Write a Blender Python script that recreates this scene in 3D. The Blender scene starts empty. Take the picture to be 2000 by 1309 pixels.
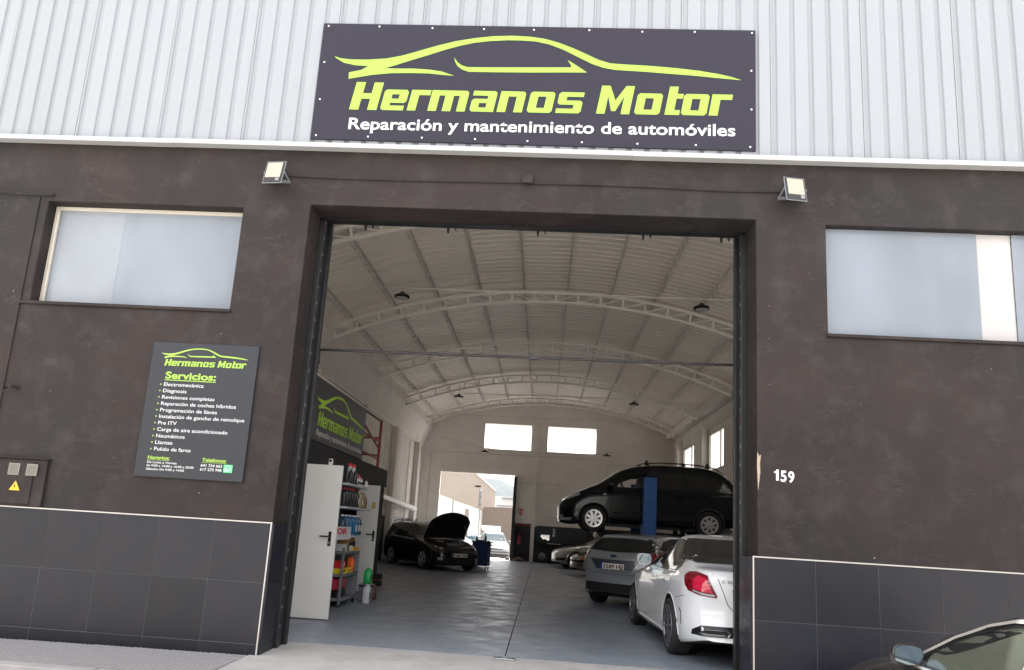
import bpy, bmesh, math, random
from mathutils import Vector, Matrix
from mathutils.bvhtree import BVHTree
random.seed(7)
S = bpy.context.scene
COL = S.collection
R = math.radians

# ------------------------------------------------------------------ camera, sky, sun, exposure
FPX, PPX, PPY = 1417.294, -22.1765, 107.2235
PITCH, YAW, ROLL = 0.18991523, 0.06743815, 0.06276909
CAM = Vector((0.360585, -7.522187, 1.371653))
cy_, sy_ = math.cos(YAW), math.sin(YAW)
F_ = Vector((-sy_*math.cos(PITCH), cy_*math.cos(PITCH), math.sin(PITCH)))
R0 = Vector((cy_, sy_, 0)); U0 = R0.cross(F_)
R_ = R0*math.cos(ROLL) + U0*math.sin(ROLL)
U_ = -R0*math.sin(ROLL) + U0*math.cos(ROLL)
cd = bpy.data.cameras.new('camera'); cam = bpy.data.objects.new('camera', cd); COL.objects.link(cam)
cam.matrix_world = Matrix(((R_.x, U_.x, -F_.x, CAM.x), (R_.y, U_.y, -F_.y, CAM.y), (R_.z, U_.z, -F_.z, CAM.z), (0, 0, 0, 1)))
cd.sensor_width = 36; cd.sensor_fit = 'HORIZONTAL'; cd.lens = FPX/2000*36
cd.shift_x = -PPX/2000; cd.shift_y = PPY/2000; cd.clip_start = 0.05; cd.clip_end = 8000
S.camera = cam

SUN_EL, SUN_AZ = 68.0, 14.0        # azimuth measured from +y towards +x
w = bpy.data.worlds.new('World'); S.world = w; w.use_nodes = True
nt = w.node_tree; nt.nodes.clear()
sky = nt.nodes.new('ShaderNodeTexSky'); sky.sky_type = 'NISHITA'; sky.sun_disc = False
sky.sun_elevation = R(SUN_EL); sky.sun_rotation = R(SUN_AZ)
sky.air_density = 1.0; sky.dust_density = 2.5; sky.ozone_density = 1.0
bg = nt.nodes.new('ShaderNodeBackground'); bg.inputs['Strength'].default_value = 0.15
wo = nt.nodes.new('ShaderNodeOutputWorld')
tcw = nt.nodes.new('ShaderNodeTexCoord'); mpw = nt.nodes.new('ShaderNodeMapping'); mpw.inputs['Scale'].default_value = (1, 1, 2.5)
nzw = nt.nodes.new('ShaderNodeTexNoise'); nzw.inputs['Scale'].default_value = 2.2; nzw.inputs['Detail'].default_value = 9; nzw.inputs['Roughness'].default_value = 0.6
mrw = nt.nodes.new('ShaderNodeMapRange'); mrw.inputs['From Min'].default_value = 0.38; mrw.inputs['From Max'].default_value = 0.62
mrw.inputs['To Min'].default_value = 0.45; mrw.inputs['To Max'].default_value = 0.95
mxw = nt.nodes.new('ShaderNodeMix'); mxw.data_type = 'RGBA'; mxw.inputs[7].default_value = (6.6, 6.3, 6.05, 1)      # added cloud white, mixed in to neutralise the sky's blue light
nt.links.new(tcw.outputs['Generated'], mpw.inputs[0]); nt.links.new(mpw.outputs[0], nzw.inputs['Vector']); nt.links.new(nzw.outputs[0], mrw.inputs[0])
nt.links.new(mrw.outputs[0], mxw.inputs[0]); nt.links.new(sky.outputs[0], mxw.inputs[6])
nt.links.new(mxw.outputs[2], bg.inputs[0]); nt.links.new(bg.outputs[0], wo.inputs[0])
sl = bpy.data.lights.new('sun', 'SUN'); sl.energy = 5.0; sl.angle = R(0.53); sl.color = (1.0, 0.95, 0.88)
so = bpy.data.objects.new('sun', sl); COL.objects.link(so)
sd = Vector((math.sin(R(SUN_AZ))*math.cos(R(SUN_EL)), math.cos(R(SUN_AZ))*math.cos(R(SUN_EL)), math.sin(R(SUN_EL))))
so.rotation_euler = sd.to_track_quat('Z', 'Y').to_euler(); so.location = (0, 0, 30)
S.view_settings.view_transform = 'Standard'; S.view_settings.look = 'None'
S.view_settings.gamma = 1.0; S.view_settings.use_curve_mapping = False
S.view_settings.exposure = 1.80
S.cycles.max_bounces = 16; S.cycles.diffuse_bounces = 10; S.cycles.glossy_bounces = 5

def ray(u, v): return F_ + R_*((u-1000-PPX)/FPX) - U_*((v-654.5-PPY)/FPX)
def onY(u, v, Y): d = ray(u, v); return CAM + d*((Y-CAM.y)/d.y)
def onX(u, v, X): d = ray(u, v); return CAM + d*((X-CAM.x)/d.x)
def onZ(u, v, Z): d = ray(u, v); return CAM + d*((Z-CAM.z)/d.z)

# ------------------------------------------------------------------ materials
def lin(c):
    return tuple(((x/255)/12.92 if x/255 <= 0.04045 else ((x/255+0.055)/1.055)**2.4) for x in c)
MATS = {}
def mat(name, col, rough=0.5, metal=0.0, var=0.0, vscale=4.0, bump=0.0, bscale=40.0, stretch=(1, 1, 1), coat=0.0, spec=0.5,
        rvar=0.0, col2=None, c2scale=1.0, c2lo=0.55, c2hi=0.75, trans=0.0, emit=0.0, bdist=0.01, objvar=0.0):
    if name in MATS: return MATS[name]
    m = bpy.data.materials.new(name); m.use_nodes = True; MATS[name] = m
    N = m.node_tree.nodes; L = m.node_tree.links; b = N['Principled BSDF']
    b.inputs['Base Color'].default_value = (*col, 1); b.inputs['Roughness'].default_value = rough
    b.inputs['Metallic'].default_value = metal; b.inputs['Coat Weight'].default_value = coat
    b.inputs['Coat Roughness'].default_value = 0.04
    b.inputs['Specular IOR Level'].default_value = spec
    if trans: b.inputs['Transmission Weight'].default_value = trans
    if emit:
        b.inputs['Emission Color'].default_value = (*col, 1); b.inputs['Emission Strength'].default_value = emit
    if var or bump or col2 or rvar:
        tc = N.new('ShaderNodeTexCoord'); mp = N.new('ShaderNodeMapping'); L.new(tc.outputs['Object'], mp.inputs[0])
        mp.inputs['Scale'].default_value = stretch
    if var or rvar or col2:
        n = N.new('ShaderNodeTexNoise'); n.inputs['Scale'].default_value = vscale; n.inputs['Detail'].default_value = 8
        n.inputs['Roughness'].default_value = 0.6
        L.new(mp.outputs[0], n.inputs['Vector'])
    if var:
        r = N.new('ShaderNodeMapRange'); r.inputs['From Min'].default_value = 0.3; r.inputs['From Max'].default_value = 0.7
        r.inputs['To Min'].default_value = 1-var; r.inputs['To Max'].default_value = 1+var
        L.new(n.outputs[0], r.inputs[0])
        mx = N.new('ShaderNodeVectorMath'); mx.operation = 'SCALE'; mx.inputs[0].default_value = col
        L.new(r.outputs[0], mx.inputs['Scale']); last = mx.outputs[0]
        if col2:
            n2 = N.new('ShaderNodeTexNoise'); n2.inputs['Scale'].default_value = c2scale; n2.inputs['Detail'].default_value = 10
            n2.inputs['Roughness'].default_value = 0.7; L.new(mp.outputs[0], n2.inputs['Vector'])
            r2 = N.new('ShaderNodeMapRange'); r2.inputs['From Min'].default_value = c2lo; r2.inputs['From Max'].default_value = c2hi
            L.new(n2.outputs[0], r2.inputs[0])
            mm = N.new('ShaderNodeMix'); mm.data_type = 'RGBA'; L.new(r2.outputs[0], mm.inputs[0])
            L.new(last, mm.inputs[6]); mm.inputs[7].default_value = (*col2, 1); last = mm.outputs[2]
        if objvar:
            oi = N.new('ShaderNodeObjectInfo'); ro = N.new('ShaderNodeMapRange'); ro.inputs['To Min'].default_value = 1-objvar; ro.inputs['To Max'].default_value = 1+objvar
            L.new(oi.outputs['Random'], ro.inputs[0]); vo = N.new('ShaderNodeVectorMath'); vo.operation = 'SCALE'; L.new(last, vo.inputs[0]); L.new(ro.outputs[0], vo.inputs['Scale']); last = vo.outputs[0]
        L.new(last, b.inputs['Base Color'])
    if rvar:
        r3 = N.new('ShaderNodeMapRange'); r3.inputs['From Min'].default_value = 0.3; r3.inputs['From Max'].default_value = 0.7
        r3.inputs['To Min'].default_value = max(0.02, rough-rvar); r3.inputs['To Max'].default_value = min(1, rough+rvar)
        L.new(n.outputs[0], r3.inputs[0]); L.new(r3.outputs[0], b.inputs['Roughness'])
    if bump:
        nb = N.new('ShaderNodeTexNoise'); nb.inputs['Scale'].default_value = bscale; nb.inputs['Detail'].default_value = 6
        L.new(mp.outputs[0], nb.inputs['Vector'])
        bp = N.new('ShaderNodeBump'); bp.inputs['Strength'].default_value = bump; bp.inputs['Distance'].default_value = bdist
        L.new(nb.outputs[0], bp.inputs['Height']); L.new(bp.outputs[0], b.inputs['Normal'])
    return m

def plaster_mat():
    m = bpy.data.materials.new('dark plaster'); m.use_nodes = True; N = m.node_tree.nodes; L = m.node_tree.links
    b = N['Principled BSDF']; b.inputs['Roughness'].default_value = 0.62; b.inputs['Specular IOR Level'].default_value = 0.22
    tc = N.new('ShaderNodeTexCoord')
    def noise(scale, det=8, ro=0.6, sc=(1, 1, 1), rot=(0, 0, 0), dist=0.0):
        mp = N.new('ShaderNodeMapping'); mp.inputs['Scale'].default_value = sc; mp.inputs['Rotation'].default_value = rot
        L.new(tc.outputs['Object'], mp.inputs[0])
        n = N.new('ShaderNodeTexNoise'); n.inputs['Scale'].default_value = scale; n.inputs['Detail'].default_value = det
        n.inputs['Roughness'].default_value = ro; n.inputs['Distortion'].default_value = dist
        L.new(mp.outputs[0], n.inputs['Vector']); return n.outputs[0]
    def ramp(src, a, c, lo=0.0, hi=1.0):
        r = N.new('ShaderNodeMapRange'); r.inputs['From Min'].default_value = a; r.inputs['From Max'].default_value = c
        r.inputs['To Min'].default_value = lo; r.inputs['To Max'].default_value = hi; L.new(src, r.inputs[0]); return r.outputs[0]
    def mix(f, a, c):
        x = N.new('ShaderNodeMix'); x.data_type = 'RGBA'; L.new(f, x.inputs[0])
        if isinstance(a, tuple): x.inputs[6].default_value = (*a, 1)
        else: L.new(a, x.inputs[6])
        if isinstance(c, tuple): x.inputs[7].default_value = (*c, 1)
        else: L.new(c, x.inputs[7])
        return x.outputs[2]
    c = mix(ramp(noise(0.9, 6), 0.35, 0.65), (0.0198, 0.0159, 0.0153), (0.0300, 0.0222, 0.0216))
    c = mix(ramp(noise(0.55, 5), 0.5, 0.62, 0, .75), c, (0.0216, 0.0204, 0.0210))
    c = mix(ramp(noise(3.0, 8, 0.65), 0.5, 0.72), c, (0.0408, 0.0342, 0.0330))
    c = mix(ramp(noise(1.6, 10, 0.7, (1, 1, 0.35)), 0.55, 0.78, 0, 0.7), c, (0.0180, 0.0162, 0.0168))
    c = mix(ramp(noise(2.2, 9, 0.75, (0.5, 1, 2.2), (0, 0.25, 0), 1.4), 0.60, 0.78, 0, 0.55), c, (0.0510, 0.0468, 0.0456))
    # fine pale hairline scratches: the contour of a warped noise
    s = noise(1.3, 10, 0.62, (0.5, 1, 1.7), (0, 0.12, 0), 0.9)
    sb = N.new('ShaderNodeMath'); sb.operation = 'SUBTRACT'; L.new(s, sb.inputs[0]); sb.inputs[1].default_value = 0.5
    ab = N.new('ShaderNodeMath'); ab.operation = 'ABSOLUTE'; L.new(sb.outputs[0], ab.inputs[0])
    ln = ramp(ab.outputs[0], 0.0, 0.0034, 1, 0); gate = ramp(noise(1.7, 3), 0.50, 0.60)
    mu = N.new('ShaderNodeMath'); mu.operation = 'MULTIPLY'; L.new(ln, mu.inputs[0]); L.new(gate, mu.inputs[1])
    m2 = N.new('ShaderNodeMath'); m2.operation = 'MULTIPLY'; L.new(mu.outputs[0], m2.inputs[0]); m2.inputs[1].default_value = 0.2
    c = mix(m2.outputs[0], c, (0.20, 0.18, 0.17))
    # chipped pale dots
    c = mix(ramp(noise(26, 2, 0.4), 0.775, 0.80, 0, 0.8), c, (0.3, 0.28, 0.26))
    L.new(c, b.inputs['Base Color'])
    bp = N.new('ShaderNodeBump'); bp.inputs['Strength'].default_value = 0.35; bp.inputs['Distance'].default_value = 0.02
    ad = N.new('ShaderNodeMath'); ad.operation = 'ADD'; L.new(noise(2.5, 5), ad.inputs[0]); L.new(ramp(noise(60, 4), 0, 1, 0, 0.10), ad.inputs[1])
    L.new(ad.outputs[0], bp.inputs['Height']); L.new(bp.outputs[0], b.inputs['Normal'])
    return m

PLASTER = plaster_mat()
M = dict(
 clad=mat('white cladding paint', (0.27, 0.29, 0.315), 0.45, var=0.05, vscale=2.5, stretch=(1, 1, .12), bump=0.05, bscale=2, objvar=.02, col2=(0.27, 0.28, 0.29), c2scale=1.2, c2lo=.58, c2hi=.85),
 flash=mat('flashing paint', (0.40, 0.41, 0.42), 0.42, var=0.05, vscale=3),
 tile=mat('anthracite tile', (0.010, 0.012, 0.020), 0.36, spec=.33, objvar=.22, var=0.16, vscale=2.2, rvar=0.08, bump=0.02, bscale=6, col2=(0.019, 0.017, 0.020), c2scale=0.8, c2lo=.4, c2hi=.7),
 grout=mat('tile grout', (0.13, 0.13, 0.14), 0.9, var=.1),
 white_trim=mat('white trim', (0.5, 0.48, 0.45), 0.4, var=0.05),
 black_steel=mat('black painted steel', (0.012, 0.012, 0.014), 0.38, var=0.3, vscale=8, bump=0.1, bscale=14),
 black=mat('black rubber', (0.012, 0.012, 0.012), 0.7),
 black_gloss=mat('black plastic', (0.01, 0.01, 0.011), 0.25),
 matt_black=mat('matt black board', (0.016, 0.016, 0.018), 0.7, var=0.2, vscale=3),
 sign=mat('sign panel', (0.022, 0.020, 0.033), 0.5, spec=.25, var=0.03, vscale=1),
 sign_small=mat('small sign panel', (0.026, 0.029, 0.036), 0.4, spec=.3, var=0.03, vscale=1),
 banner=mat('banner print', (0.03, 0.031, 0.037), 0.5, var=0.05, bump=0.2, bscale=1.5),
 lime=mat('lime print', (0.29, 0.47, 0.062), 0.5),
 lime2=mat('banner lime print', (0.40, 0.66, 0.04), 0.6),
 whiteprint=mat('white print', (0.62, 0.62, 0.65), 0.5),
 alu=mat('aluminium', (0.62, 0.60, 0.56), 0.35, 0.6, var=0.05),
 frame=mat('cream window frame', (0.50, 0.47, 0.41), 0.4, var=0.06),
 steel=mat('galvanised steel', (0.42, 0.43, 0.45), 0.35, 0.8, var=0.1),
 bolt=mat('bolt steel', (0.8, 0.8, 0.82), 0.4, 0.3),
 inwall=mat('white inner wall', (0.80, 0.755, 0.71), 0.8, var=0.07, vscale=1.2, bump=0.15, bscale=9, col2=(0.70, 0.655, 0.61), c2scale=0.7),
 ceil=mat('corrugated ceiling paint', (0.86, 0.80, 0.735), 0.55, var=0.05, vscale=1.0),
 truss=mat('truss paint', (0.88, 0.85, 0.80), 0.45, var=0.05),
 purlin=mat('purlin paint', (0.60, 0.55, 0.51), 0.55, var=0.15, vscale=3),
 wallblack=mat('black lower wall paint', (0.012, 0.012, 0.014), 0.55, var=.2),
 wallred=mat('red wall band', (0.20, 0.012, 0.014), 0.5),
 concrete=mat('pale concrete', (0.36, 0.35, 0.34), 0.85, var=0.12, vscale=2.5, bump=0.4, bscale=45, col2=(0.25, 0.245, 0.24), c2scale=1.5, c2lo=.5, c2hi=.8),
 curb=mat('kerb stone', (0.30, 0.29, 0.29), 0.85, var=0.12, vscale=4, bump=0.4, bscale=40),
 paver=mat('studded paver', (0.24, 0.235, 0.24), 0.75, var=0.1, vscale=3, bump=.2, bscale=50),
 stud=mat('paver groove', (0.09, 0.088, 0.09), 0.8, var=0.12, vscale=5),
 asphalt=mat('asphalt', (0.44, 0.425, 0.40), 0.9, var=0.2, vscale=1, bump=0.5, bscale=90),
 yard=mat('yard concrete', (0.40, 0.385, 0.36), 0.9, var=0.1, vscale=.6),
 whitepaint=mat('white powder coat', (0.66, 0.66, 0.64), 0.35, var=0.02),
 greypaint=mat('grey shelf paint', (0.16, 0.17, 0.19), 0.4, var=.08),
 shelfwhite=mat('pale shelf board', (0.5, 0.52, 0.56), 0.4),
 redframe=mat('rusty red steel', (0.26, 0.035, 0.02), 0.55, var=.25, vscale=8),
 blue=mat('lift blue paint', (0.012, 0.10, 0.36), 0.4, var=.1),
 trolleyblue=mat('trolley blue paint', (0.008, 0.03, 0.13), 0.4),
 rubber=mat('tyre rubber', (0.017, 0.017, 0.018), 0.75, bump=.3, bscale=60),
 rimsilver=mat('rim silver', (0.62, 0.62, 0.64), 0.28, 0.7),
 rimdark=mat('dark rim', (0.16, 0.16, 0.18), 0.3, 0.7),
 chrome=mat('chrome', (0.8, 0.8, 0.82), 0.1, 1.0),
 mirror=mat('mirror glass', (0.26, 0.33, 0.38), 0.04, 1.0),
 glass=mat('dark car glass', (0.012, 0.014, 0.014), 0.04, spec=0.55),
 redlamp=mat('red lamp', (0.16, 0.003, 0.010), 0.12, coat=1),
 redlampl=mat('bright red lamp', (0.50, 0.012, 0.05), 0.15, coat=1),
 clearlamp=mat('clear lamp', (0.45, 0.45, 0.47), 0.12, 0.3, coat=1),
 orangelamp=mat('orange lamp', (0.8, 0.25, 0.03), 0.2, coat=1),
 gap=mat('panel gap', (0.004, 0.004, 0.004), 0.8),
 plate=mat('number plate', (0.78, 0.74, 0.68), 0.4),
 platetext=mat('plate lettering', (0.01, 0.01, 0.01), 0.5),
 plateblue=mat('plate blue band', (0.01, 0.05, 0.4), 0.5),
 under=mat('car underside', (0.01, 0.01, 0.01), 0.8),
 body_white=mat('white car paint', (0.76, 0.79, 0.83), 0.22, coat=1),
 body_grey=mat('blue grey car paint', (0.34, 0.37, 0.41), 0.32, 0.35, coat=1),
 body_silver=mat('silver car paint', (0.40, 0.39, 0.37), 0.3, 0.6, coat=1),
 body_beige=mat('pale gold car paint', (0.36, 0.34, 0.30), 0.3, 0.5, coat=1),
 body_dark=mat('charcoal car paint', (0.020, 0.019, 0.021), 0.22, 0.2, coat=1),
 body_green=mat('dark green car paint', (0.0025, 0.005, 0.007), 0.22, coat=.25, spec=.3),
 body_brown=mat('dark brown car paint', (0.030, 0.027, 0.028), 0.22, 0.3, coat=1),
 body_van=mat('outside van paint', (0.15, 0.155, 0.16), 0.6, spec=.15, coat=.2),
 beigeclad=mat('beige cladding', (0.24, 0.20, 0.165), 0.6, var=.04),
 whitewall=mat('white outside wall', (0.42, 0.41, 0.40), 0.8, var=.05),
 tarp=mat('beige tarpaulin', (0.15, 0.12, 0.10), 0.8, var=.06, bump=.3, bscale=2),
 hill=mat('scrub hillside', (0.055, 0.065, 0.070), 0.95, var=.25, vscale=.02),
)

def floor_mat():
    m = bpy.data.materials.new('painted floor'); m.use_nodes = True; N = m.node_tree.nodes; L = m.node_tree.links
    b = N['Principled BSDF']; tc = N.new('ShaderNodeTexCoord')
    def noise(scale, det, sc=(1, 1, 1), ro=.6, dist=0):
        mp = N.new('ShaderNodeMapping'); mp.inputs['Scale'].default_value = sc; L.new(tc.outputs['Object'], mp.inputs[0])
        n = N.new('ShaderNodeTexNoise'); n.inputs['Scale'].default_value = scale; n.inputs['Detail'].default_value = det
        n.inputs['Roughness'].default_value = ro; n.inputs['Distortion'].default_value = dist
        L.new(mp.outputs[0], n.inputs['Vector']); return n.outputs[0]
    cr = N.new('ShaderNodeValToRGB'); cr.color_ramp.elements[0].position = .3; cr.color_ramp.elements[1].position = .75
    cr.color_ramp.elements[0].color = (0.175, 0.205, 0.245, 1); cr.color_ramp.elements[1].color = (0.26, 0.29, 0.335, 1)
    L.new(noise(.9, 9, (1, .6, 1), .65, .5), cr.inputs[0])
    mm = N.new('ShaderNodeMix'); mm.data_type = 'RGBA'
    r = N.new('ShaderNodeMapRange'); r.inputs['From Min'].default_value = .50; r.inputs['From Max'].default_value = .85; r.inputs['To Max'].default_value = .55
    L.new(noise(3, 9, (.8, 1, 1), .75, 1.5), r.inputs[0]); L.new(r.outputs[0], mm.inputs[0]); L.new(cr.outputs[0], mm.inputs[6])
    mm.inputs[7].default_value = (.07, .08, .095, 1); L.new(mm.outputs[2], b.inputs['Base Color'])
    rr = N.new('ShaderNodeMapRange'); rr.inputs['From Min'].default_value = .35; rr.inputs['From Max'].default_value = .65
    rr.inputs['To Min'].default_value = .33; rr.inputs['To Max'].default_value = .56; L.new(noise(2.2, 6), rr.inputs[0]); L.new(rr.outputs[0], b.inputs['Roughness'])
    bp = N.new('ShaderNodeBump'); bp.inputs['Strength'].default_value = 0.55; bp.inputs['Distance'].default_value = .012
    L.new(noise(3.2, 2, (1, 1, 1), .5, .4), bp.inputs['Height']); L.new(bp.outputs[0], b.inputs['Normal'])
    return m
M['floor'] = floor_mat()

def pane_mat(name, col, transl, rough=.12):
    m = bpy.data.materials.new(name); m.use_nodes = True; N = m.node_tree.nodes; L = m.node_tree.links
    b = N['Principled BSDF']; b.inputs['Base Color'].default_value = (*col, 1); b.inputs['Roughness'].default_value = rough
    b.inputs['Specular IOR Level'].default_value = .8
    tn = N.new('ShaderNodeTexCoord'); mpn = N.new('ShaderNodeMapping'); mpn.inputs['Scale'].default_value = (1, 1, .5); nn = N.new('ShaderNodeTexNoise'); nn.inputs['Scale'].default_value = 1.3; nn.inputs['Detail'].default_value = 7
    mrn = N.new('ShaderNodeMapRange'); mrn.inputs['From Min'].default_value = .3; mrn.inputs['From Max'].default_value = .7; mrn.inputs['To Min'].default_value = .80; mrn.inputs['To Max'].default_value = 1.12
    L.new(tn.outputs['Object'], mpn.inputs[0]); L.new(mpn.outputs[0], nn.inputs['Vector']); L.new(nn.outputs[0], mrn.inputs[0])
    wv2 = N.new('ShaderNodeTexWave'); wv2.bands_direction = 'Z'; wv2.inputs['Scale'].default_value = 13; wv2.inputs['Distortion'].default_value = .4; L.new(tn.outputs['Object'], wv2.inputs[0])
    mrw_ = N.new('ShaderNodeMapRange'); mrw_.inputs['To Min'].default_value = .955; L.new(wv2.outputs[1], mrw_.inputs[0])
    mmn = N.new('ShaderNodeMath'); mmn.operation = 'MULTIPLY'; L.new(mrn.outputs[0], mmn.inputs[0]); L.new(mrw_.outputs[0], mmn.inputs[1])
    vsn = N.new('ShaderNodeVectorMath'); vsn.operation = 'SCALE'; vsn.inputs[0].default_value = col; L.new(mmn.outputs[0], vsn.inputs['Scale']); L.new(vsn.outputs[0], b.inputs['Base Color'])
    t = N.new('ShaderNodeBsdfTranslucent'); t.inputs[0].default_value = (*col, 1)
    mx = N.new('ShaderNodeMixShader'); mx.inputs[0].default_value = transl
    tc = N.new('ShaderNodeTexCoord'); wv = N.new('ShaderNodeTexWave'); wv.bands_direction = 'Z'; wv.inputs['Scale'].default_value = 26
    L.new(tc.outputs['Object'], wv.inputs[0])
    bp = N.new('ShaderNodeBump'); bp.inputs['Strength'].default_value = .12; bp.inputs['Distance'].default_value = .004
    L.new(wv.outputs[1], bp.inputs['Height']); L.new(bp.outputs[0], b.inputs['Normal'])
    L.new(b.outputs[0], mx.inputs[1]); L.new(t.outputs[0], mx.inputs[2]); L.new(mx.outputs[0], N['Material Output'].inputs[0])
    return m
M['pane'] = pane_mat('polycarbonate sheet', (0.36, 0.405, 0.47), .45)
M['pane_pale'] = pane_mat('pale polycarbonate sheet', (0.39, 0.43, 0.485), .42)
M['pane_white'] = pane_mat('white polycarbonate sheet', (0.62, 0.60, 0.60), .3, .3)
M['pane_in'] = pane_mat('sunlit translucent pane', (0.85, 0.85, 0.85), .85, .4)

# ------------------------------------------------------------------ mesh helpers
BASE = {}      # world offset of every object's root
def tag(o, label=None, cat=None, group=None, kind=None):
    if label: o['label'] = label
    if cat: o['category'] = cat
    if group: o['group'] = group
    if kind: o['kind'] = kind
    return o
def thing(name, label, cat, loc=(0, 0, 0), group=None, local=False, rot=0.0):
    o = bpy.data.objects.new(name, None); COL.objects.link(o); o.location = loc
    o.rotation_euler = (0, 0, rot); o.empty_display_size = 0.2
    BASE[o.name] = Vector((0, 0, 0)) if local else Vector(loc)
    return tag(o, label, cat, group)

class MB:
    def __init__(s): s.v = []; s.f = []; s.m = []; s.mi = 0
    def add(s, vs, fs):
        k = len(s.v); s.v += [tuple(p) for p in vs]
        for f in fs: s.f.append([k+i for i in f]); s.m.append(s.mi)
        return s
    def box(s, x0, x1, y0, y1, z0, z1):
        vs = [(x, y, z) for z in (z0, z1) for y in (y0, y1) for x in (x0, x1)]
        return s.add(vs, [(0, 2, 3, 1), (4, 5, 7, 6), (0, 1, 5, 4), (2, 6, 7, 3), (0, 4, 6, 2), (1, 3, 7, 5)])
    def obox(s, c, ax, ay, az):
        c = Vector(c); ax, ay, az = Vector(ax), Vector(ay), Vector(az)
        vs = [c+ax*i+ay*j+az*k for k in (-1, 1) for j in (-1, 1) for i in (-1, 1)]
        return s.add(vs, [(0, 2, 3, 1), (4, 5, 7, 6), (0, 1, 5, 4), (2, 6, 7, 3), (0, 4, 6, 2), (1, 3, 7, 5)])
    def bar(s, p, q, w, h=None, up=(0, 0, 1)):
        p, q = Vector(p), Vector(q); h = h or w; d = (q-p); l = d.length
        if l < 1e-6: return s
        d.normalize(); up = Vector(up)
        if abs(d.dot(up)) > .98: up = Vector((1, 0, 0))
        a = d.cross(up).normalized(); b = a.cross(d)
        return s.obox((p+q)/2, a*w/2, d*l/2, b*h/2)
    def tube(s, pts, r, n=8, caps=True, rad=None):
        pts = [Vector(p) for p in pts]; rings = []
        for i, p in enumerate(pts):
            d = (pts[min(i+1, len(pts)-1)]-pts[max(i-1, 0)]).normalized()
            up = Vector((0, 0, 1)) if abs(d.z) < .95 else Vector((1, 0, 0))
            a = d.cross(up).normalized(); b = a.cross(d); rr = rad[i] if rad else r
            rings.append([p+(a*math.cos(t)+b*math.sin(t))*rr for t in [2*math.pi*j/n for j in range(n)]])
        vs = [v for g in rings for v in g]; fs = []
        for i in range(len(rings)-1):
            for j in range(n):
                k = (j+1) % n; fs.append((i*n+j, i*n+k, (i+1)*n+k, (i+1)*n+j))
        if caps: fs.append(tuple(range(n-1, -1, -1))); fs.append(tuple((len(rings)-1)*n+j for j in range(n)))
        return s.add(vs, fs)
    def lathe(s, c, prof, axis=(0, 0, 1), n=20, caps=True):
        c = Vector(c); ax = Vector(axis).normalized()
        up = Vector((0, 0, 1)) if abs(ax.z) < .9 else Vector((1, 0, 0))
        a = ax.cross(up).normalized(); b = a.cross(ax)
        vs = [c+ax*h+(a*math.cos(2*math.pi*j/n)+b*math.sin(2*math.pi*j/n))*r for r, h in prof for j in range(n)]
        fs = []
        for i in range(len(prof)-1):
            for j in range(n):
                k = (j+1) % n; fs.append((i*n+j, (i+1)*n+j, (i+1)*n+k, i*n+k))
        if caps: fs.append(tuple(range(n))); fs.append(tuple((len(prof)-1)*n+j for j in range(n-1, -1, -1)))
        return s.add(vs, fs)
    def prism(s, poly, ext):
        poly = [Vector(p) for p in poly]; e = Vector(ext); n = len(poly)
        fs = [tuple(range(n)), tuple(range(2*n-1, n-1, -1))]+[(i, n+i, n+(i+1) % n, (i+1) % n) for i in range(n)]
        return s.add(poly+[p+e for p in poly], fs)
    def build(s, name, mats, parent=None, smooth=False, bevel=0.0, seg=1, angle=35, recalc=True, tri=False):
        if not isinstance(mats, (list, tuple)): mats = [mats]
        off = Vector((0, 0, 0)); p = parent
        while p is not None and p.name not in BASE: p = p.parent
        if p is not None: off = BASE[p.name]
        me = bpy.data.meshes.new(name); me.from_pydata([Vector(v)-off for v in s.v], [], s.f)
        for m in mats: me.materials.append(m)
        if len(mats) > 1: me.polygons.foreach_set('material_index', s.m)
        bm = bmesh.new(); bm.from_mesh(me)
        if recalc: bmesh.ops.recalc_face_normals(bm, faces=bm.faces)
        if bevel:
            es = [e for e in bm.edges if len(e.link_faces) == 2 and e.calc_face_angle(0) > R(40)]
            bmesh.ops.bevel(bm, geom=es, offset=bevel, segments=seg, profile=.5, affect='EDGES', clamp_overlap=True)
        if tri: bmesh.ops.triangulate(bm, faces=[f for f in bm.faces if len(f.verts) > 4])
        if smooth:
            for f in bm.faces: f.smooth = True
            for e in bm.edges:
                if len(e.link_faces) == 2 and e.calc_face_angle(0) > R(angle): e.smooth = False
        bm.to_mesh(me); bm.free()
        o = bpy.data.objects.new(name, me); COL.objects.link(o)
        if parent is not None: o.parent = parent
        return o

def inst(src, parent=None, loc=None, rot=None):
    c = src.copy(); COL.objects.link(c); c.parent = parent if parent is not None else src.parent
    if loc is not None: c.location = loc
    if rot is not None: c.rotation_euler = rot
    return c
def copy_thing(root, loc, rotz=None, label=None, group=None):
    r = root.copy(); COL.objects.link(r); r.location = loc
    if rotz is not None: r.rotation_euler = (0, 0, rotz)
    if label: r['label'] = label
    if group: r['group'] = group
    BASE[r.name] = BASE[root.name]
    for ch in list(root.children):
        c = ch.copy(); COL.objects.link(c); c.parent = r
        for g in list(ch.children):
            d = g.copy(); COL.objects.link(d); d.parent = c
    return r
def struct(o): o['kind'] = 'structure'; return o

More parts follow.
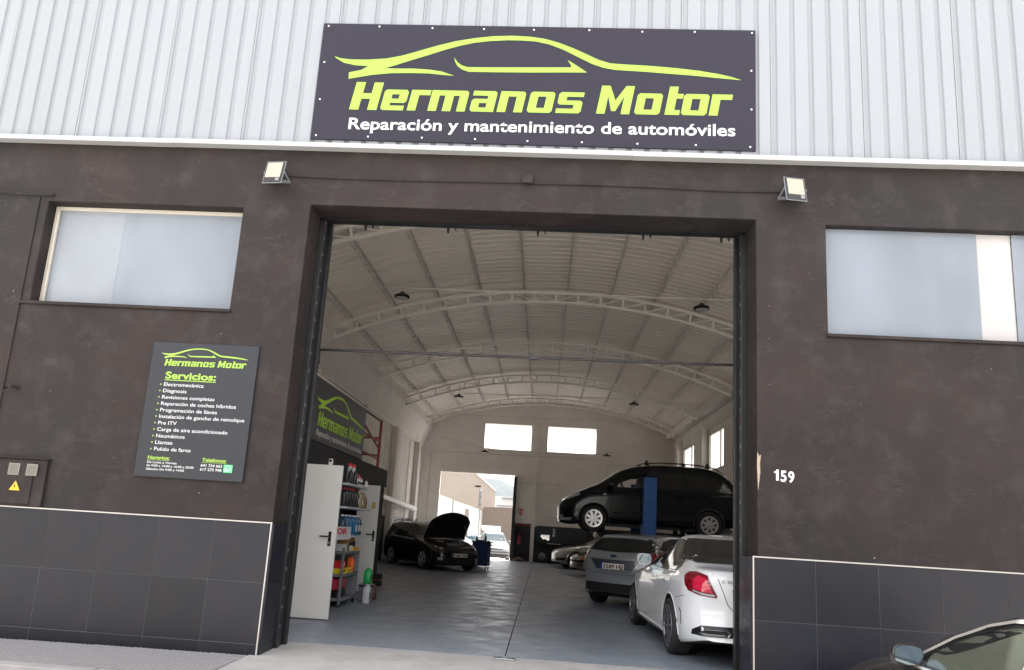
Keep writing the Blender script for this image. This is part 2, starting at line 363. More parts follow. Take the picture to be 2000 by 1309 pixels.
def text(body, name, m, parent, org, ux, uz, width=None, height=None, bold=0.0, shear=0.0, depth=0.002, align='LEFT', space=1.0):
    """lettering laid on a plane: org = left end of the baseline, ux/uz unit directions, height = cap height"""
    cu = bpy.data.curves.new('t', 'FONT'); cu.body = body; cu.size = 1; cu.offset = bold; cu.shear = shear; cu.fill_mode = 'FRONT'
    cu.resolution_u = 4; cu.space_character = space
    t = bpy.data.objects.new('t', cu); COL.objects.link(t)
    dg = bpy.context.evaluated_depsgraph_get(); me = bpy.data.meshes.new_from_object(t.evaluated_get(dg))
    bpy.data.objects.remove(t); bpy.data.curves.remove(cu)
    xs = [v.co.x for v in me.vertices]; x0, x1 = min(xs), max(xs)
    cap = 0.73; sc = (height or 1)/cap; sx = (width/(x1-x0)) if width else sc
    if not height: sc = sx
    org = Vector(org); ux = Vector(ux); uz = Vector(uz); n = ux.cross(uz).normalized()
    off = Vector((0, 0, 0)); p = parent
    while p is not None and p.name not in BASE: p = p.parent
    if p is not None: off = BASE[p.name]
    sh = -x0 if align == 'LEFT' else -(x0+x1)/2
    for v in me.vertices:
        v.co = org+ux*((v.co.x+sh)*sx)+uz*(v.co.y*sc)+n*depth-off
    me.materials.append(m); me.name = name
    o = bpy.data.objects.new(name, me); COL.objects.link(o); o.parent = parent
    return o

# ------------------------------------------------------------------ the workshop's emblem
SW1 = [(0.115, 0.709), (0.164, 0.692), (0.248, 0.683), (0.378, 0.684), (0.525, 0.697), (0.651, 0.725), (0.777, 0.768), (0.92, 0.818), (1.063, 0.86), (1.207, 0.889), (1.352, 0.909), (1.497, 0.916), (1.643, 0.91), (1.752, 0.894), (1.862, 0.862), (1.971, 0.818), (2.081, 0.766), (2.171, 0.722), (2.261, 0.694), (2.35, 0.688), (2.544, 0.68), (2.754, 0.665), (2.929, 0.646), (3.068, 0.623), (3.172, 0.599), (3.241, 0.575), (3.155, 0.581), (3.034, 0.591), (2.895, 0.604), (2.72, 0.615), (2.545, 0.627), (2.404, 0.634), (2.298, 0.639), (2.209, 0.655), (2.119, 0.687), (2.01, 0.744), (1.9, 0.802), (1.791, 0.846), (1.681, 0.87), (1.572, 0.876), (1.463, 0.876), (1.337, 0.867), (1.21, 0.849), (1.103, 0.822), (0.995, 0.787), (0.853, 0.733), (0.71, 0.681), (0.604, 0.64), (0.523, 0.612), (0.625, 0.612), (0.753, 0.615), (0.881, 0.608), (0.974, 0.594), (1.071, 0.56), (0.976, 0.566), (0.866, 0.576), (0.719, 0.576), (0.573, 0.571), (0.428, 0.553), (0.247, 0.515), (0.245, 0.571), (0.341, 0.594), (0.393, 0.629), (0.291, 0.633), (0.196, 0.653), (0.136, 0.689)]
SW2 = [(1.059, 0.719), (1.086, 0.679), (1.124, 0.65), (1.17, 0.637), (1.297, 0.638), (1.657, 0.646), (1.964, 0.653), (1.963, 0.671), (1.935, 0.714), (1.977, 0.689), (2.032, 0.651), (2.088, 0.612), (1.927, 0.609), (1.659, 0.602), (1.39, 0.598), (1.182, 0.597), (1.126, 0.616), (1.088, 0.647), (1.069, 0.683)]
X = .745
def rc(x0, x1, y0, y1, cut=''):
    """rectangle with chosen corners cut: a=bottom left b=bottom right c=top right d=top left"""
    k = .07; p = []
    p += [(x0+k, y0), ] if 'a' in cut else [(x0, y0)]
    p += [(x1-k, y0), (x1, y0+k)] if 'b' in cut else [(x1, y0)]
    p += [(x1, y1-k), (x1-k, y1)] if 'c' in cut else [(x1, y1)]
    p += [(x0+k, y1), (x0, y1-k)] if 'd' in cut else [(x0, y1)]
    if 'a' in cut: p += [(x0, y0+k)]
    return p
GL = {
 'H': [rc(0, .31, 0, 1), rc(.60, .91, 0, 1), rc(.31, .60, .40, .60)],
 'e': [rc(0, .76, 0, .17, 'a'), rc(0, .28, .17, .575), rc(0, .80, .575, X, 'dc'), rc(.52, .80, .27, .575, 'b'), rc(.28, .52, .27, .42)],
 'r': [rc(0, .28, 0, X), rc(.28, .64, .56, X)],
 'm': [rc(0, .28, 0, .56), rc(.47, .75, 0, .56), rc(.94, 1.22, 0, .56), rc(0, 1.22, .56, X, 'c')],
 'a': [rc(0, .78, .575, X, 'c'), rc(.50, .78, 0, .575), rc(0, .50, .31, .46, 'd'), rc(0, .26, .15, .31), rc(0, .50, 0, .15, 'a')],
 'n': [rc(0, .28, 0, .56), rc(.54, .82, 0, .56), rc(0, .82, .56, X, 'c')],
 'o': [rc(0, .80, 0, .17, 'ab'), rc(0, .80, .575, X, 'cd'), rc(0, .27, .17, .575), rc(.53, .80, .17, .575)],
 's': [rc(0, .80, .585, X, 'd'), rc(0, .27, .45, .585), rc(0, .80, .30, .45, 'ca'), rc(.53, .80, .16, .30), rc(0, .80, 0, .16, 'b')],
 'M': [rc(0, .27, 0, 1), rc(.78, 1.05, 0, 1), [(.27, 1), (.27, .62), (.46, .10), (.525, .10), (.525, .48)], [(.78, 1), (.525, .48), (.525, .10), (.59, .10), (.78, .62)]],
 't': [rc(.02, .30, 0, 1), rc(.30, .50, .575, X), rc(.30, .48, 0, .17)],
}
LW = [('H', .277), ('e', .517), ('r', .726), ('m', .885), ('a', 1.206), ('n', 1.415), ('o', 1.642), ('s', 1.86), ('M', 2.167), ('o', 2.449), ('t', 2.671), ('o', 2.795), ('r', 3.001)]
def emblem(parent, m, org, ux, uz, H, depth, gx=1.0, aspect=None):
    org = Vector(org); ux = Vector(ux); uz = Vector(uz); n = ux.cross(uz).normalized()
    P = lambda x, z: org+ux*(x*H*gx)+uz*(z*H)+n*depth
    for poly in (SW1, SW2):
        b = MB(); b.add([P(*p) for p in poly], [tuple(range(len(poly)))]); b.build('car_outline', m, parent, recalc=False, tri=True)
    b = MB()
    for i, (ch, x0) in enumerate(LW):
        base = .254+(x0-.277)*.0085
        for poly in GL[ch]:
            q = [(x0+(x+.165*z)*.235, base+z*.235) for x, z in poly]
            b.add([P(*p) for p in q], [tuple(range(len(q)))])
    b.build('lettering', m, parent, recalc=False)
UX, UZ = (1, 0, 0), (0, 0, 1)

# ------------------------------------------------------------------ ground
def sheet(name, pts, m, mb=None):
    b = MB(); b.add(pts, [tuple(range(len(pts)))]); return struct(b.build(name, m, recalc=False))
STREET = -0.36
b = MB(); b.add([(-900, -900, STREET), (900, -900, STREET), (900, -2.6, STREET), (-900, -2.6, STREET), (2.6, -1.22, STREET+.2), (-900, -1.22, STREET+.2), (900, -.03, STREET), (2.6, -.03, STREET), (2.6, -2.6, STREET)], [(0, 1, 2, 8, 3), (3, 8, 4, 5), (8, 2, 6, 7)])
struct(b.build('street', M['asphalt'], recalc=False))
b = MB(); b.box(-9, -2.5, -1.08, -0.032, STREET-.1, -0.065); struct(b.build('pavement', M['stud']))
PAVE = bpy.data.objects['pavement']; BASE['pavement'] = Vector((0, 0, 0))
# pavement slabs with slanting raised studs
def paver_mesh():
    b = MB(); s_ = .395
    b.box(0, s_, 0, s_/2, -.05, 0)
    for i in range(7):
        for j in range(4):
            x = .012+i*.0545; y = .006+j*.048
            b.add([(x, y, .006), (x+.026, y, .006), (x+.047, y+.040, .006), (x+.021, y+.040, .006),
                   (x-.003, y-.003, .0003), (x+.029, y-.003, .0003), (x+.050, y+.043, .0003), (x+.018, y+.043, .0003)],
                  [(0, 1, 2, 3), (4, 5, 1, 0), (5, 6, 2, 1), (6, 7, 3, 2), (7, 4, 0, 3)])
    return b
src = paver_mesh().build('paving_slab', M['paver'], PAVE)
first = True
for iy in range(5):
    for ix in range(16):
        x = -2.5-.4*(ix+1)
        if x+.4 > -2.49: continue
        l = (x+.0025, -1.06+.2*iy, -0.012+random.uniform(-.0015, .0015)-0.007*(abs(x)-2.5)/1.0)
        if first: src.location = l; first = False
        else: inst(src, PAVE, l)
b = MB(); b.box(-9, 2.6, -1.22, -1.08, STREET-.1, -0.055); kerb = struct(b.build('kerb', M['curb'], bevel=.015, seg=2)); BASE['kerb'] = Vector((0, 0, 0))
k0 = None
for i in range(11):
    if k0 is None:
        b = MB(); b.box(0, .99, -1.225, -1.075, STREET, -0.02); k0 = b.build('kerb_stone', M['curb'], kerb, bevel=.012, seg=2); k0.location = (-8.41, 0, 0)
    else: inst(k0, kerb, (-8.41+i, 0, random.uniform(-.004, .002)))
b = MB(); b.add([(-2.5, -1.08, -.03), (2.6, -1.08, -.03), (2.6, .42, -.004), (2.6, .84, .0), (-2.5, .84, .0), (-2.5, .42, -.004)], [(0, 1, 2, 3, 4, 5)])
b.box(-2.5, 2.6, -1.08, .84, -.2, -.035); struct(b.build('concrete_apron', M['concrete'], recalc=False))
b = MB(); b.box(-5.9, 6.8, .84, 27.2, -.25, .004); struct(b.build('garage_floor', M['floor']))
b = MB(); b.box(.020, .032, .85, 26.8, .0, .006); tag(struct(b.build('floor_joint', M['gap'])), 'thin dark joint line running down the middle of the floor')
b = MB(); b.add([(-60, 27.2, 0), (60, 27.2, 0), (60, 40, -.62), (60, 60, -1.0), (60, 700, -1.0), (-60, 700, -1.0), (-60, 60, -1.0), (-60, 40, -.62)], [(0, 1, 2, 7), (7, 2, 3, 6), (6, 3, 4, 5)])
struct(b.build('yard_ground', M['yard'], recalc=False))
b = MB(); b.box(-900, -60, 27.2, 1500, -1.4, -1.0); b.box(60, 900, 27.2, 1500, -1.4, -1.0); b.box(-60, 60, 700, 1500, -1.4, -1.01)
b.box(-900, -6.2, -1.22, 27.2, -1.4, STREET); b.box(7.1, 900, -1.22, 27.2, -1.4, STREET-.001)
struct(b.build('ground', M['yard']))
OB = MB()  # unseen row across the street, added for bounce light and reflections
for k, (x0_, x1_, h_) in enumerate(((-62, -34, 6.5), (-33.5, -9, 7.4), (-8.6, 14, 6.8), (14.5, 40, 7.6), (40.4, 64, 6.4))):
    OB.box(x0_, x1_, -34, -20+.3*(k % 2), STREET-.1, h_)
struct(OB.build('opposite_buildings', mat('pale opposite wall', (0.62, 0.59, 0.54), 0.8, var=.1)))
OB = MB()
for k in range(16): OB.box(-58+k*7.6, -54.4+k*7.6, -19.95, -19.6, STREET, 3.8); OB.box(-53.6+k*7.6, -51.4+k*7.6, -19.95, -19.6, 2.2, 3.8)
struct(OB.build('opposite_doors', mat('dark shutter', (0.08, 0.09, 0.10), 0.5)))
# hills
b = MB(); n = 60
rows = []
for j in range(6):
    for i in range(n+1):
        x = -700+1400*i/n; t = j/5
        h = 38*math.exp(-((x+122)/155)**2)+20*math.exp(-((x-120)/120)**2)+14*math.exp(-((x+420)/150)**2)+3*math.sin(x*.031)+2*math.sin(x*.09+1)
        rows.append((x, 900+260*t, -1.2+(h*2.35)*math.sin(t*math.pi/2)))
fs = [(j*(n+1)+i, j*(n+1)+i+1, (j+1)*(n+1)+i+1, (j+1)*(n+1)+i) for j in range(5) for i in range(n)]
b.add(rows, fs); b.add([(-700, 1160, -1.2), (700, 1160, -1.2), (700, 1500, -1.2), (-700, 1500, -1.2)], [(0, 1, 2, 3)])
struct(b.build('hillside', M['hill'], smooth=True, angle=80))

# ------------------------------------------------------------------ the building
XL, XR, ZT = -2.43, 2.51, 4.845
BLD = thing('workshop_building', 'workshop building with dark plaster front, white ribbed upper wall and wide open doorway', 'building', (0, 0, 0))
WL = (-5.52, -3.205, 3.57, 4.78); WR = (3.25, 5.75, 3.59, 4.81)
def holed_wall(b, x0, x1, z0, z1, y0, y1, holes):
    xs = sorted(set([x0, x1]+[h[0] for h in holes]+[h[1] for h in holes])); zs = sorted(set([z0, z1]+[h[2] for h in holes]+[h[3] for h in holes]))
    inh = lambda x, z: any(h[0] < x < h[1] and h[2] < z < h[3] for h in holes)
    idx = {}; vs = []; fs = []
    def vid(i, j, y):
        k = (i, j, y)
        if k not in idx: idx[k] = len(vs); vs.append((xs[i], y, zs[j]))
        return idx[k]
    nx, nz = len(xs)-1, len(zs)-1
    S_ = lambda i, j: 0 <= i < nx and 0 <= j < nz and not inh((xs[i]+xs[i+1])/2, (zs[j]+zs[j+1])/2)
    for i in range(nx):
        for j in range(nz):
            if not S_(i, j): continue
            fs.append((vid(i, j, y0), vid(i+1, j, y0), vid(i+1, j+1, y0), vid(i, j+1, y0)))
            fs.append((vid(i, j, y1), vid(i, j+1, y1), vid(i+1, j+1, y1), vid(i+1, j, y1)))
            if not S_(i-1, j): fs.append((vid(i, j, y0), vid(i, j+1, y0), vid(i, j+1, y1), vid(i, j, y1)))
            if not S_(i+1, j): fs.append((vid(i+1, j, y0), vid(i+1, j, y1), vid(i+1, j+1, y1), vid(i+1, j+1, y0)))
            if not S_(i, j-1): fs.append((vid(i, j, y0), vid(i, j, y1), vid(i+1, j, y1), vid(i+1, j, y0)))
            if not S_(i, j+1): fs.append((vid(i, j+1, y0), vid(i+1, j+1, y0), vid(i+1, j+1, y1), vid(i, j+1, y1)))
    b.add(vs, fs)
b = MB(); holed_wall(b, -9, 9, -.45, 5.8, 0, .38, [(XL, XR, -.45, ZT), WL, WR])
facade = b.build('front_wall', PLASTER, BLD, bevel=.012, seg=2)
# inner skin of the front wall and plaster pilaster seam, sills
b = MB(); holed_wall(b, -5.9, 6.8, -.05, 8.2, .383, .45, [(XL-.15, XR+.15, -.05, ZT+.05), (WL[0], WL[1], WL[2], WL[3]), (WR[0], WR[1], WR[2], WR[3])])
b.build('inner_front_wall', M['inwall'], BLD)
for (a0, a1, z) in ((WL[0]-.12, WL[1]+.02, WL[2]), (WR[0]-.02, WR[1]+.3, WR[2])):
    b = MB(); b.box(a0, a1, -.03, .16, z-.035, z+.002); b.build('window_sill', PLASTER, BLD, bevel=.006)
b = MB(); b.box(-9, -5.62, -.014, -.001, 1.32, 4.83); b.build('side_pilaster', PLASTER, BLD, bevel=.0125, seg=3)
# plinth tiles
TT = .03
def tiles(wall, x_from, direction, n, ztop, rows=(0.6, 0.6, .45)):
    src = {}
    for i in range(n):
        z = ztop
        for r, h in enumerate(rows):
            key = r
            x0 = x_from+direction*.6*i; x1 = x0+direction*.6; a, c = min(x0, x1)+.002, max(x0, x1)-.002
            if key not in src:
                bb = MB(); bb.box(0, .596, -TT, -.004, -h+.004, 0); src[key] = bb.build('tile', M['tile'], wall, bevel=.0018); o = src[key]
            else: o = inst(src[key], wall)
            o.location = (a, random.uniform(-.0012, .0012), z); o.rotation_euler = (0, 0, random.uniform(-.0012, .0012))
            z -= h
for side, xf, d, n, zt in (('l', XL-.0, -1, 8, 1.287), ('r', XR-.05, 1, 8, 1.259)):
    xa, xb = (xf-4.9, xf) if d < 0 else (xf, xf+4.9)
    bb = MB(); bb.box(xa, xb, -.0265, -.0045, -.45, zt-.002); wall = bb.build('plinth', M['grout'], BLD)
    tiles(wall, xf, d, n, zt)
    bb = MB(); bb.box(xa, xb, -.0345, -.003, zt, zt+.012); bb.build('edge_trim', M['white_trim'], wall)
    bb = MB(); bb.box(xf-.006, xf+.006, -.0355, -.024, -.06 if d < 0 else -.3, zt+.013); bb.build('edge_trim', M['white_trim'], wall)
    # returns inside the doorway
    z = zt
    for h in (.6, .6, .45):
        x0, x1 = (xf-.006, xf+.028) if d < 0 else (xf-.028, xf+.006)
        bb = MB(); bb.box(x0+.001, x1, -.022, .375, z-h+.003, z); bb.build('tile', M['tile'], wall, bevel=.0015); z -= h
# steel door frame
for sx, xf in ((1, XL), (-1, XR)):
    b = MB()
    x0 = xf if sx > 0 else xf-.0
    b.box(*(sorted((xf-.1*sx, xf+.055*sx))), .385, .47, -.02, ZT+.1)
    b.box(*(sorted((xf-.1*sx, xf+.03*sx))), .475, .60, -.02, ZT+.1)
    b.box(*(sorted((xf-.1*sx, xf+.065*sx))), .62, .70, -.02, ZT+.1)
    fr = b.build('door_frame', M['black_steel'], BLD, bevel=.004)
    bb = MB()
    for k in range(24): bb.box(*(sorted((xf+.056*sx, xf+.0585*sx))), .41, .43, .2+k*.2, .23+k*.2)
    bb.build('frame_screws', M['steel'], fr)['kind'] = 'stuff'
b = MB(); b.box(XL-.1, XR+.1, .385, .50, ZT-.01, ZT+.12); lint = b.build('door_lintel', M['black_steel'], BLD)
b = MB()
for xx in (-1.95, -.95, .12, 1.35, 2.25):
    b = MB(); b.prism([(xx, .52, ZT+.05), (xx+.04, .52, ZT+.05), (xx+.03, .52, ZT-.045), (xx+.015, .52, ZT-.05)], (0, .05, 0)); b.build('roller_bracket', M['black_steel'], lint); b = MB(); b.prism([(xx+.08, .52, ZT+.05), (xx+.12, .52, ZT+.05), (xx+.11, .52, ZT-.03)], (0, .05, 0)); b.build('roller_bracket', M['black_steel'], lint)
# cladding sheets
def clad_sheet(w=1.0, zb=5.570, zt=8.1):
    b = MB(); prof = [(0, 0)]
    for k in range(5):
        o = .012+.2*k
        prof += [(o-.002, 0), (o+.004, .003), (o+.013, .020), (o+.020, .0225), (o+.046, .0225), (o+.053, .020), (o+.062, .003), (o+.068, 0)]
    prof += [(w-.005, 0)]
    vs = [(x, -.035+y, z) for z in (zb, zt) for x, y in prof]; n = len(prof)
    vs += [(x, -.0335+y, z) for z in (zb, zt) for x, y in prof]
    fs = [(i, i+1, n+i+1, n+i) for i in range(n-1)]+[(2*n+i, 3*n+i, 3*n+i+1, 2*n+i+1) for i in range(n-1)]
    fs += [(n-1, 3*n-1, 4*n-1, 2*n-1), (0, n, 3*n, 2*n)]
    b.add(vs, fs); return b
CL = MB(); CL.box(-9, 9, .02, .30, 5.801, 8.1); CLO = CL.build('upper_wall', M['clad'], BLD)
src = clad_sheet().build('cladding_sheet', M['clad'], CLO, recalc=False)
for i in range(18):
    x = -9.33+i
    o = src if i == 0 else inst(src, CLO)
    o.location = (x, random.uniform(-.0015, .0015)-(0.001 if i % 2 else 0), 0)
# screws on cladding
b = MB()
for i in range(90):
    x = -9.33+.2*i+.1
    for z in (6.05+.02*math.sin(i*2.1), 7.35):
        b.lathe((x, -.036, z), [(.004, 0), (.004, .002), (.002, .003)], (0, -1, 0), 6)
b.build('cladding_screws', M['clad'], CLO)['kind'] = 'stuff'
# flashing in three lengths
xs = [-9, -4.1, 1.15, 4.45, 9]
for i in range(4):
    b = MB(); x0, x1 = xs[i]+.001, xs[i+1]-.001; dz = .003*(i % 2)
    pr = [(-.001, 5.50), (-.115, 5.492), (-.118, 5.5), (-.118, 5.545), (-.112, 5.549), (.018, 5.566), (.018, 5.52)]
    b.prism([(x0, y-.0*dz, z+dz) for y, z in pr], (x1-x0, 0, 0)); b.build('drip_flashing', M['flash'], BLD)
# facade windows
def window(a, pl, yf):
    x0, x1, z0, z1 = a
    fb = MB(); t = .045
    fb.box(x0+.001, x0+t, yf, yf+.06, z0+.003, z1-.001); fb.box(x1-t, x1-.001, yf, yf+.06, z0+.003, z1-.001)
    fb.box(x0+t, x1-t, yf, yf+.06, z1-t, z1-.001); fb.box(x0+t, x1-t, yf, yf+.06, z0+.003, z0+t*.5)
    fb.box(x0+t, x0+t+.02, yf-.02, yf+.015, z0+.01, z1-t)
    f = fb.build('window', M['frame'], BLD, bevel=.004)
    for (u0, u1, m, dy) in pl:
        pb = MB(); pb.box(u0, u1, yf+.022+dy, yf+.030+dy, z0+t*.5, z1-t); pb.build('pane', m, f)
    return f
window(WL, [(WL[0]+.045, WL[0]+.85, M['pane_pale'], 0), (WL[0]+.851, WL[1]-.045, M['pane'], 0.001)], .14)
x = WR[0]
fb = MB(); x0, x1, z0, z1 = WR
fb.box(x0, x1, .20, .24, z0, z0+.02); fb.box(x0, x1, .20, .24, z1-.02, z1)
f = fb.build('window', M['frame'], BLD)
for u0, u1, m, y in ((x0, 4.86, M['pane'], .10), (4.862, 5.22, M['pane_white'], .115), (5.222, x1, M['pane'], .10)):
    pb = MB(); pb.box(u0+.001, u1, y, y+.008, z0+.003, z1-.001); pb.build('pane', m, f)
# curl of the torn lining, seen at the top of the pane
# ------------------------------------------------------------------ interior shell
IL, IR, YB = -5.55, 6.40, 27.0
CXM = .43; APEX = 7.08; SPR = 5.9; HALF = 5.6
RAD = (HALF**2+(APEX-SPR)**2)/(2*(APEX-SPR))
def arc(x, off=0.0):
    r = RAD+off; dx = x-CXM; return APEX+off-(r-math.sqrt(max(r*r-dx*dx, 0)))
def wall_x(x, sign, name):
    b = MB(); xo = x+.3*sign
    b.box(*(sorted((x, xo))), .45, YB+.2, -.05, 5.02); w_ = b.build(name, M['inwall'], BLD); return w_
# left wall: lower wall, recessed; cornice and canted gutter panel
lw = wall_x(IL, -1, 'left_wall')
b = MB(); b.prism([(IL-.3, .45, 5.021), (IL+.03, .45, 5.021), (IL+.03, .45, 5.10), (-5.14, .45, 5.96), (-5.14, .45, 6.25), (IL-.3, .45, 6.25)], (0, YB-.46, 0))
b.build('canted_gutter_panel', M['inwall'], BLD)
b = MB(); b.box(IL+.001, IL+.06, .46, YB, 5.03, 5.07); b.build('cornice', M['truss'], lw)
for y in (5.08, 10.08, 15.08, 20.08, 25.08):
    b = MB(); b.box(IL+.001, IL+.22, y-.2, y+.2, 0, 5.02); b.build('pilaster', M['inwall'], lw, bevel=.01)
b = MB(); b.box(IL+.001, IL+.008, .46, YB, 0, 1.62); b.build('painted_dado', M['wallblack'], lw)
b = MB(); b.box(IL+.001, IL+.009, .46, YB, 1.621, 1.72); b.build('painted_band', M['inwall'], lw)
b = MB(); b.tube([(IL+.27, 9.0, 2.52), (IL+.27, 24.6, 2.04)], .12, 14); b.build('wall_duct', M['truss'], lw, smooth=True)
for y, z in ((13.2, 4.9), (18.6, 4.9), (23.4, 4.9)):
    b = MB(); b.tube([(IL+.06, y, 1.2), (IL+.06, y, z)], .03, 8); b.box(IL+.02, IL+.12, y-.05, y+.05, 1.15, 1.3); b.build('down_pipe', M['truss'], lw, smooth=True)
# right wall with windows
b = MB()
rw_h = [(17.35, 19.7, 3.9, 5.32), (22.3, 24.7, 3.9, 5.32), (12.3, 14.7, 3.9, 5.32), (7.3, 9.7, 3.9, 5.32)]
tmp = MB(); holed_wall(tmp, .45, YB+.2, -.05, 6.6, 0, .3, rw_h)
b.add([(IR+y, x, z) for x, y, z in tmp.v], tmp.f); rw = b.build('right_wall', M['inwall'], BLD)
for (y0, y1, z0, z1) in rw_h:
    b = MB(); b.box(IR-.02, IR+.05, y0, y0+.07, z0, z1); b.box(IR-.02, IR+.05, y1-.07, y1, z0, z1)
    b.box(IR-.02, IR+.05, y0+.07, y1-.07, z1-.07, z1); b.box(IR-.02, IR+.05, y0+.07, y1-.07, z0, z0+.07)
    b.box(IR-.01, IR+.04, y0+.62, y0+.68, z0+.07, z1-.07)
    f = b.build('window', M['frame'], rw)
    b = MB(); b.box(IR+.06, IR+.07, y0+.0, y1, z0, z1); p_ = b.build('pane', M['pane_in'], rw)
for y in (5.08, 10.08, 15.08, 20.08, 25.08):
    b = MB(); b.box(IR-.24, IR-.001, y-.2, y+.2, 0, 5.72); b.build('pilaster', M['inwall'], rw, bevel=.01)
for k, z in enumerate((5.52, 5.62, 5.72)):
    b = MB(); b.box(IR-.05, IR-.001, 5, 26.9, z, z+.035); b.build('cable_rail', M['truss'], rw)
b = MB(); b.box(IR-.008, IR-.001, .46, YB, 0, 1.62); b.build('painted_dado', M['wallblack'], rw)
# back wall
BD = (-4.58, -1.03, -.05, 3.92)
bh = [BD, (-2.60, -.34, 5.14, 6.36), (.43, 2.74, 5.15, 6.36)]
b = MB(); holed_wall(b, IL-.3, IR+.3, -.05, 8.0, YB, YB+.2, bh); bw = b.build('back_wall', M['inwall'], BLD)
for (x0, x1, z0, z1) in bh[1:]:
    b = MB(); b.box(x0+.002, x1-.002, YB+.10, YB+.11, z0+.002, z1-.002); b.build('pane', M['pane_in'], bw)
    b = MB(); b.box(x0-.04, x1+.04, YB-.02, YB-.002, z1, z1+.03); b.box(x0-.04, x0, YB-.02, YB-.002, z0, z1); b.build('window_edge', M['purlin'], bw)
b = MB(); b.box(BD[1]-.03, BD[1]+.12, YB-.16, YB-.02, 0, 3.86); b.build('sliding_door_edge', M['black_steel'], bw)
b = MB(); b.box(BD[0]-.05, BD[1]+.4, YB-.12, YB-.04, 3.93, 4.0); b.build('door_rail', M['inwall'], bw)
b = MB(); b.box(-.95, -.16, YB-.02, YB-.002, 0, 1.60); b.build('painted_dado', M['matt_black'], bw)
b = MB(); b.box(-.95, -.16, YB-.022, YB-.002, 1.601, 1.72); b.build('painted_band', M['wallred'], bw)
b = MB(); b.box(.0, IR, YB-.02, YB-.002, 0, 1.60); b.build('painted_dado', M['wallblack'], bw)
for x in (-.07, ):
    b = MB(); b.box(x-.08, x+.08, YB-.1, YB-.003, 0, 6.9); b.build('pilaster', M['inwall'], bw)
for pts in ([(-5.1, YB-.03, .2), (-5.1, YB-.03, 4.9), (-3.4, YB-.03, 4.88), (2.9, YB-.03, 4.9)], [(3.3, YB-.03, 3.2), (3.3, YB-.03, 4.7), (5.9, YB-.03, 4.7)], [(-.8, YB-.03, 3.6), (1.2, YB-.03, 3.6)]):
    b = MB(); b.tube(pts, .018, 6); b.build('wall_conduit', M['purlin'], bw)
# roof
ROOF = MB(); n = 24
pts = [(CXM-HALF-.45+i*(2*HALF+.9)/n) for i in range(n+1)]
up = [(x, arc(x, .52)) for x in pts]; dn = [(x, arc(x, .46)) for x in pts]
ROOF.prism([(x, .30, z) for x, z in up]+[(x, .30, z) for x, z in reversed(dn)], (0, YB+.2, 0))
roof = ROOF.build('roof', M['ceil'], BLD)
b = MB(); x0 = CXM-HALF; b.box(IL-.3, -5.14, .30, YB+.2, 6.251, 6.6); b.build('eaves_beam', M['inwall'], BLD)
b = MB(); b.box(6.03, IR+.3, .30, YB+.2, 6.02, 6.6); b.build('eaves_beam', M['inwall'], BLD)
yb_ = [.5, 5.08, 10.08, 15.08, 20.08, 25.08, 26.98]
PX_ = [-.38+1.09*k for k in range(-5, 7)]; PX_ = [-5.35]+[x for x in PX_ if -5.2 < x < 6.2]+[6.25]
for bi in range(6):
    ya, yb = yb_[bi], yb_[bi+1]
    for pi in range(len(PX_)-1):
        xa, xb = PX_[pi]+.001, PX_[pi+1]-.001; ns = 4
        nc = int(round((yb-ya)/.25)); vs = []; fs = []
        prof = [(0, 0), (.165, 0), (.175, .05), (.215, .05), (.225, 0)]
        ys = []
        for c in range(nc):
            for dy, h in prof: ys.append((ya+c*.25+dy, h))
        ys = [q for q in ys if q[0] < yb-.002]+[(yb-.001, 0)]
        dz = random.uniform(0, .006)
        for i in range(ns+1):
            xx = xa+(xb-xa)*i/ns
            for (yy, h) in ys: vs.append((xx, yy, arc(xx, .40+h+dz)))
        m_ = len(ys)
        for i in range(ns):
            for j in range(m_-1): fs.append((i*m_+j, i*m_+j+1, (i+1)*m_+j+1, (i+1)*m_+j))
        bb = MB(); bb.add(vs, fs); bb.build('corrugated_sheet', M['ceil'], roof, recalc=False)
# lattice purlins
for bi in range(6):
    ya, yb = yb_[bi], yb_[bi+1]
    for x in PX_[1:-1]:
        zt = arc(x, .365); bb = MB(); bb.bar((x, ya, zt), (x, yb, zt), .035, .035)
        if bi < 5:
            d = .17; bb.tube([(x, ya, zt-.04), (x, ya+.5, zt-d), (x, yb-.5, zt-d), (x, yb, zt-.04)], .010, 5)
            k = 9; L_ = (yb-ya-1.0)/k
            for i in range(k):
                y0 = ya+.5+i*L_; bb.bar((x, y0, zt-d), (x, y0+L_/2, zt), .011); bb.bar((x, y0+L_/2, zt), (x, y0+L_, zt-d), .011)
        bb.build('purlin', M['purlin'], roof)
# trusses
for ti, y in enumerate(yb_[1:6]):
    tr = MB()
    def chord(off, wd, name):
        c = MB(); N_ = 26; last = None
        for i in range(N_+1):
            xx = CXM-HALF+2*HALF*i/N_; p = (xx, y, arc(xx, off))
            if last: c.bar(last, p, wd, wd, up=(0, 1, 0))
            last = p
        return c
    top = chord(.27, .07, 'top').build('truss', M['truss'], BLD)
    bt = chord(0, .065, 'b').build('bottom_chord', M['truss'], top)
    np_ = 20
    for i in range(np_+1):
        xx = CXM-HALF+.05+(2*HALF-.1)*i/np_; xt = xx+(xx-CXM)*.012
        bb = MB(); bb.bar((xx, y, arc(xx)), (xt, y, arc(xt, .27)), .05, .03, up=(0, 1, 0)); bb.build('web_post', M['truss'], top)
        if i < np_:
            x2 = CXM-HALF+.05+(2*HALF-.1)*(i+1)/np_
            bb = MB()
            if xx < CXM-.1: bb.bar((xx, y, arc(xx, .25)), (x2, y, arc(x2, .02)), .022, .03, up=(0, 1, 0))
            else: bb.bar((xx, y, arc(xx, .02)), (x2, y, arc(x2, .25)), .022, .03, up=(0, 1, 0))
            bb.build('web_brace', M['truss'], top)

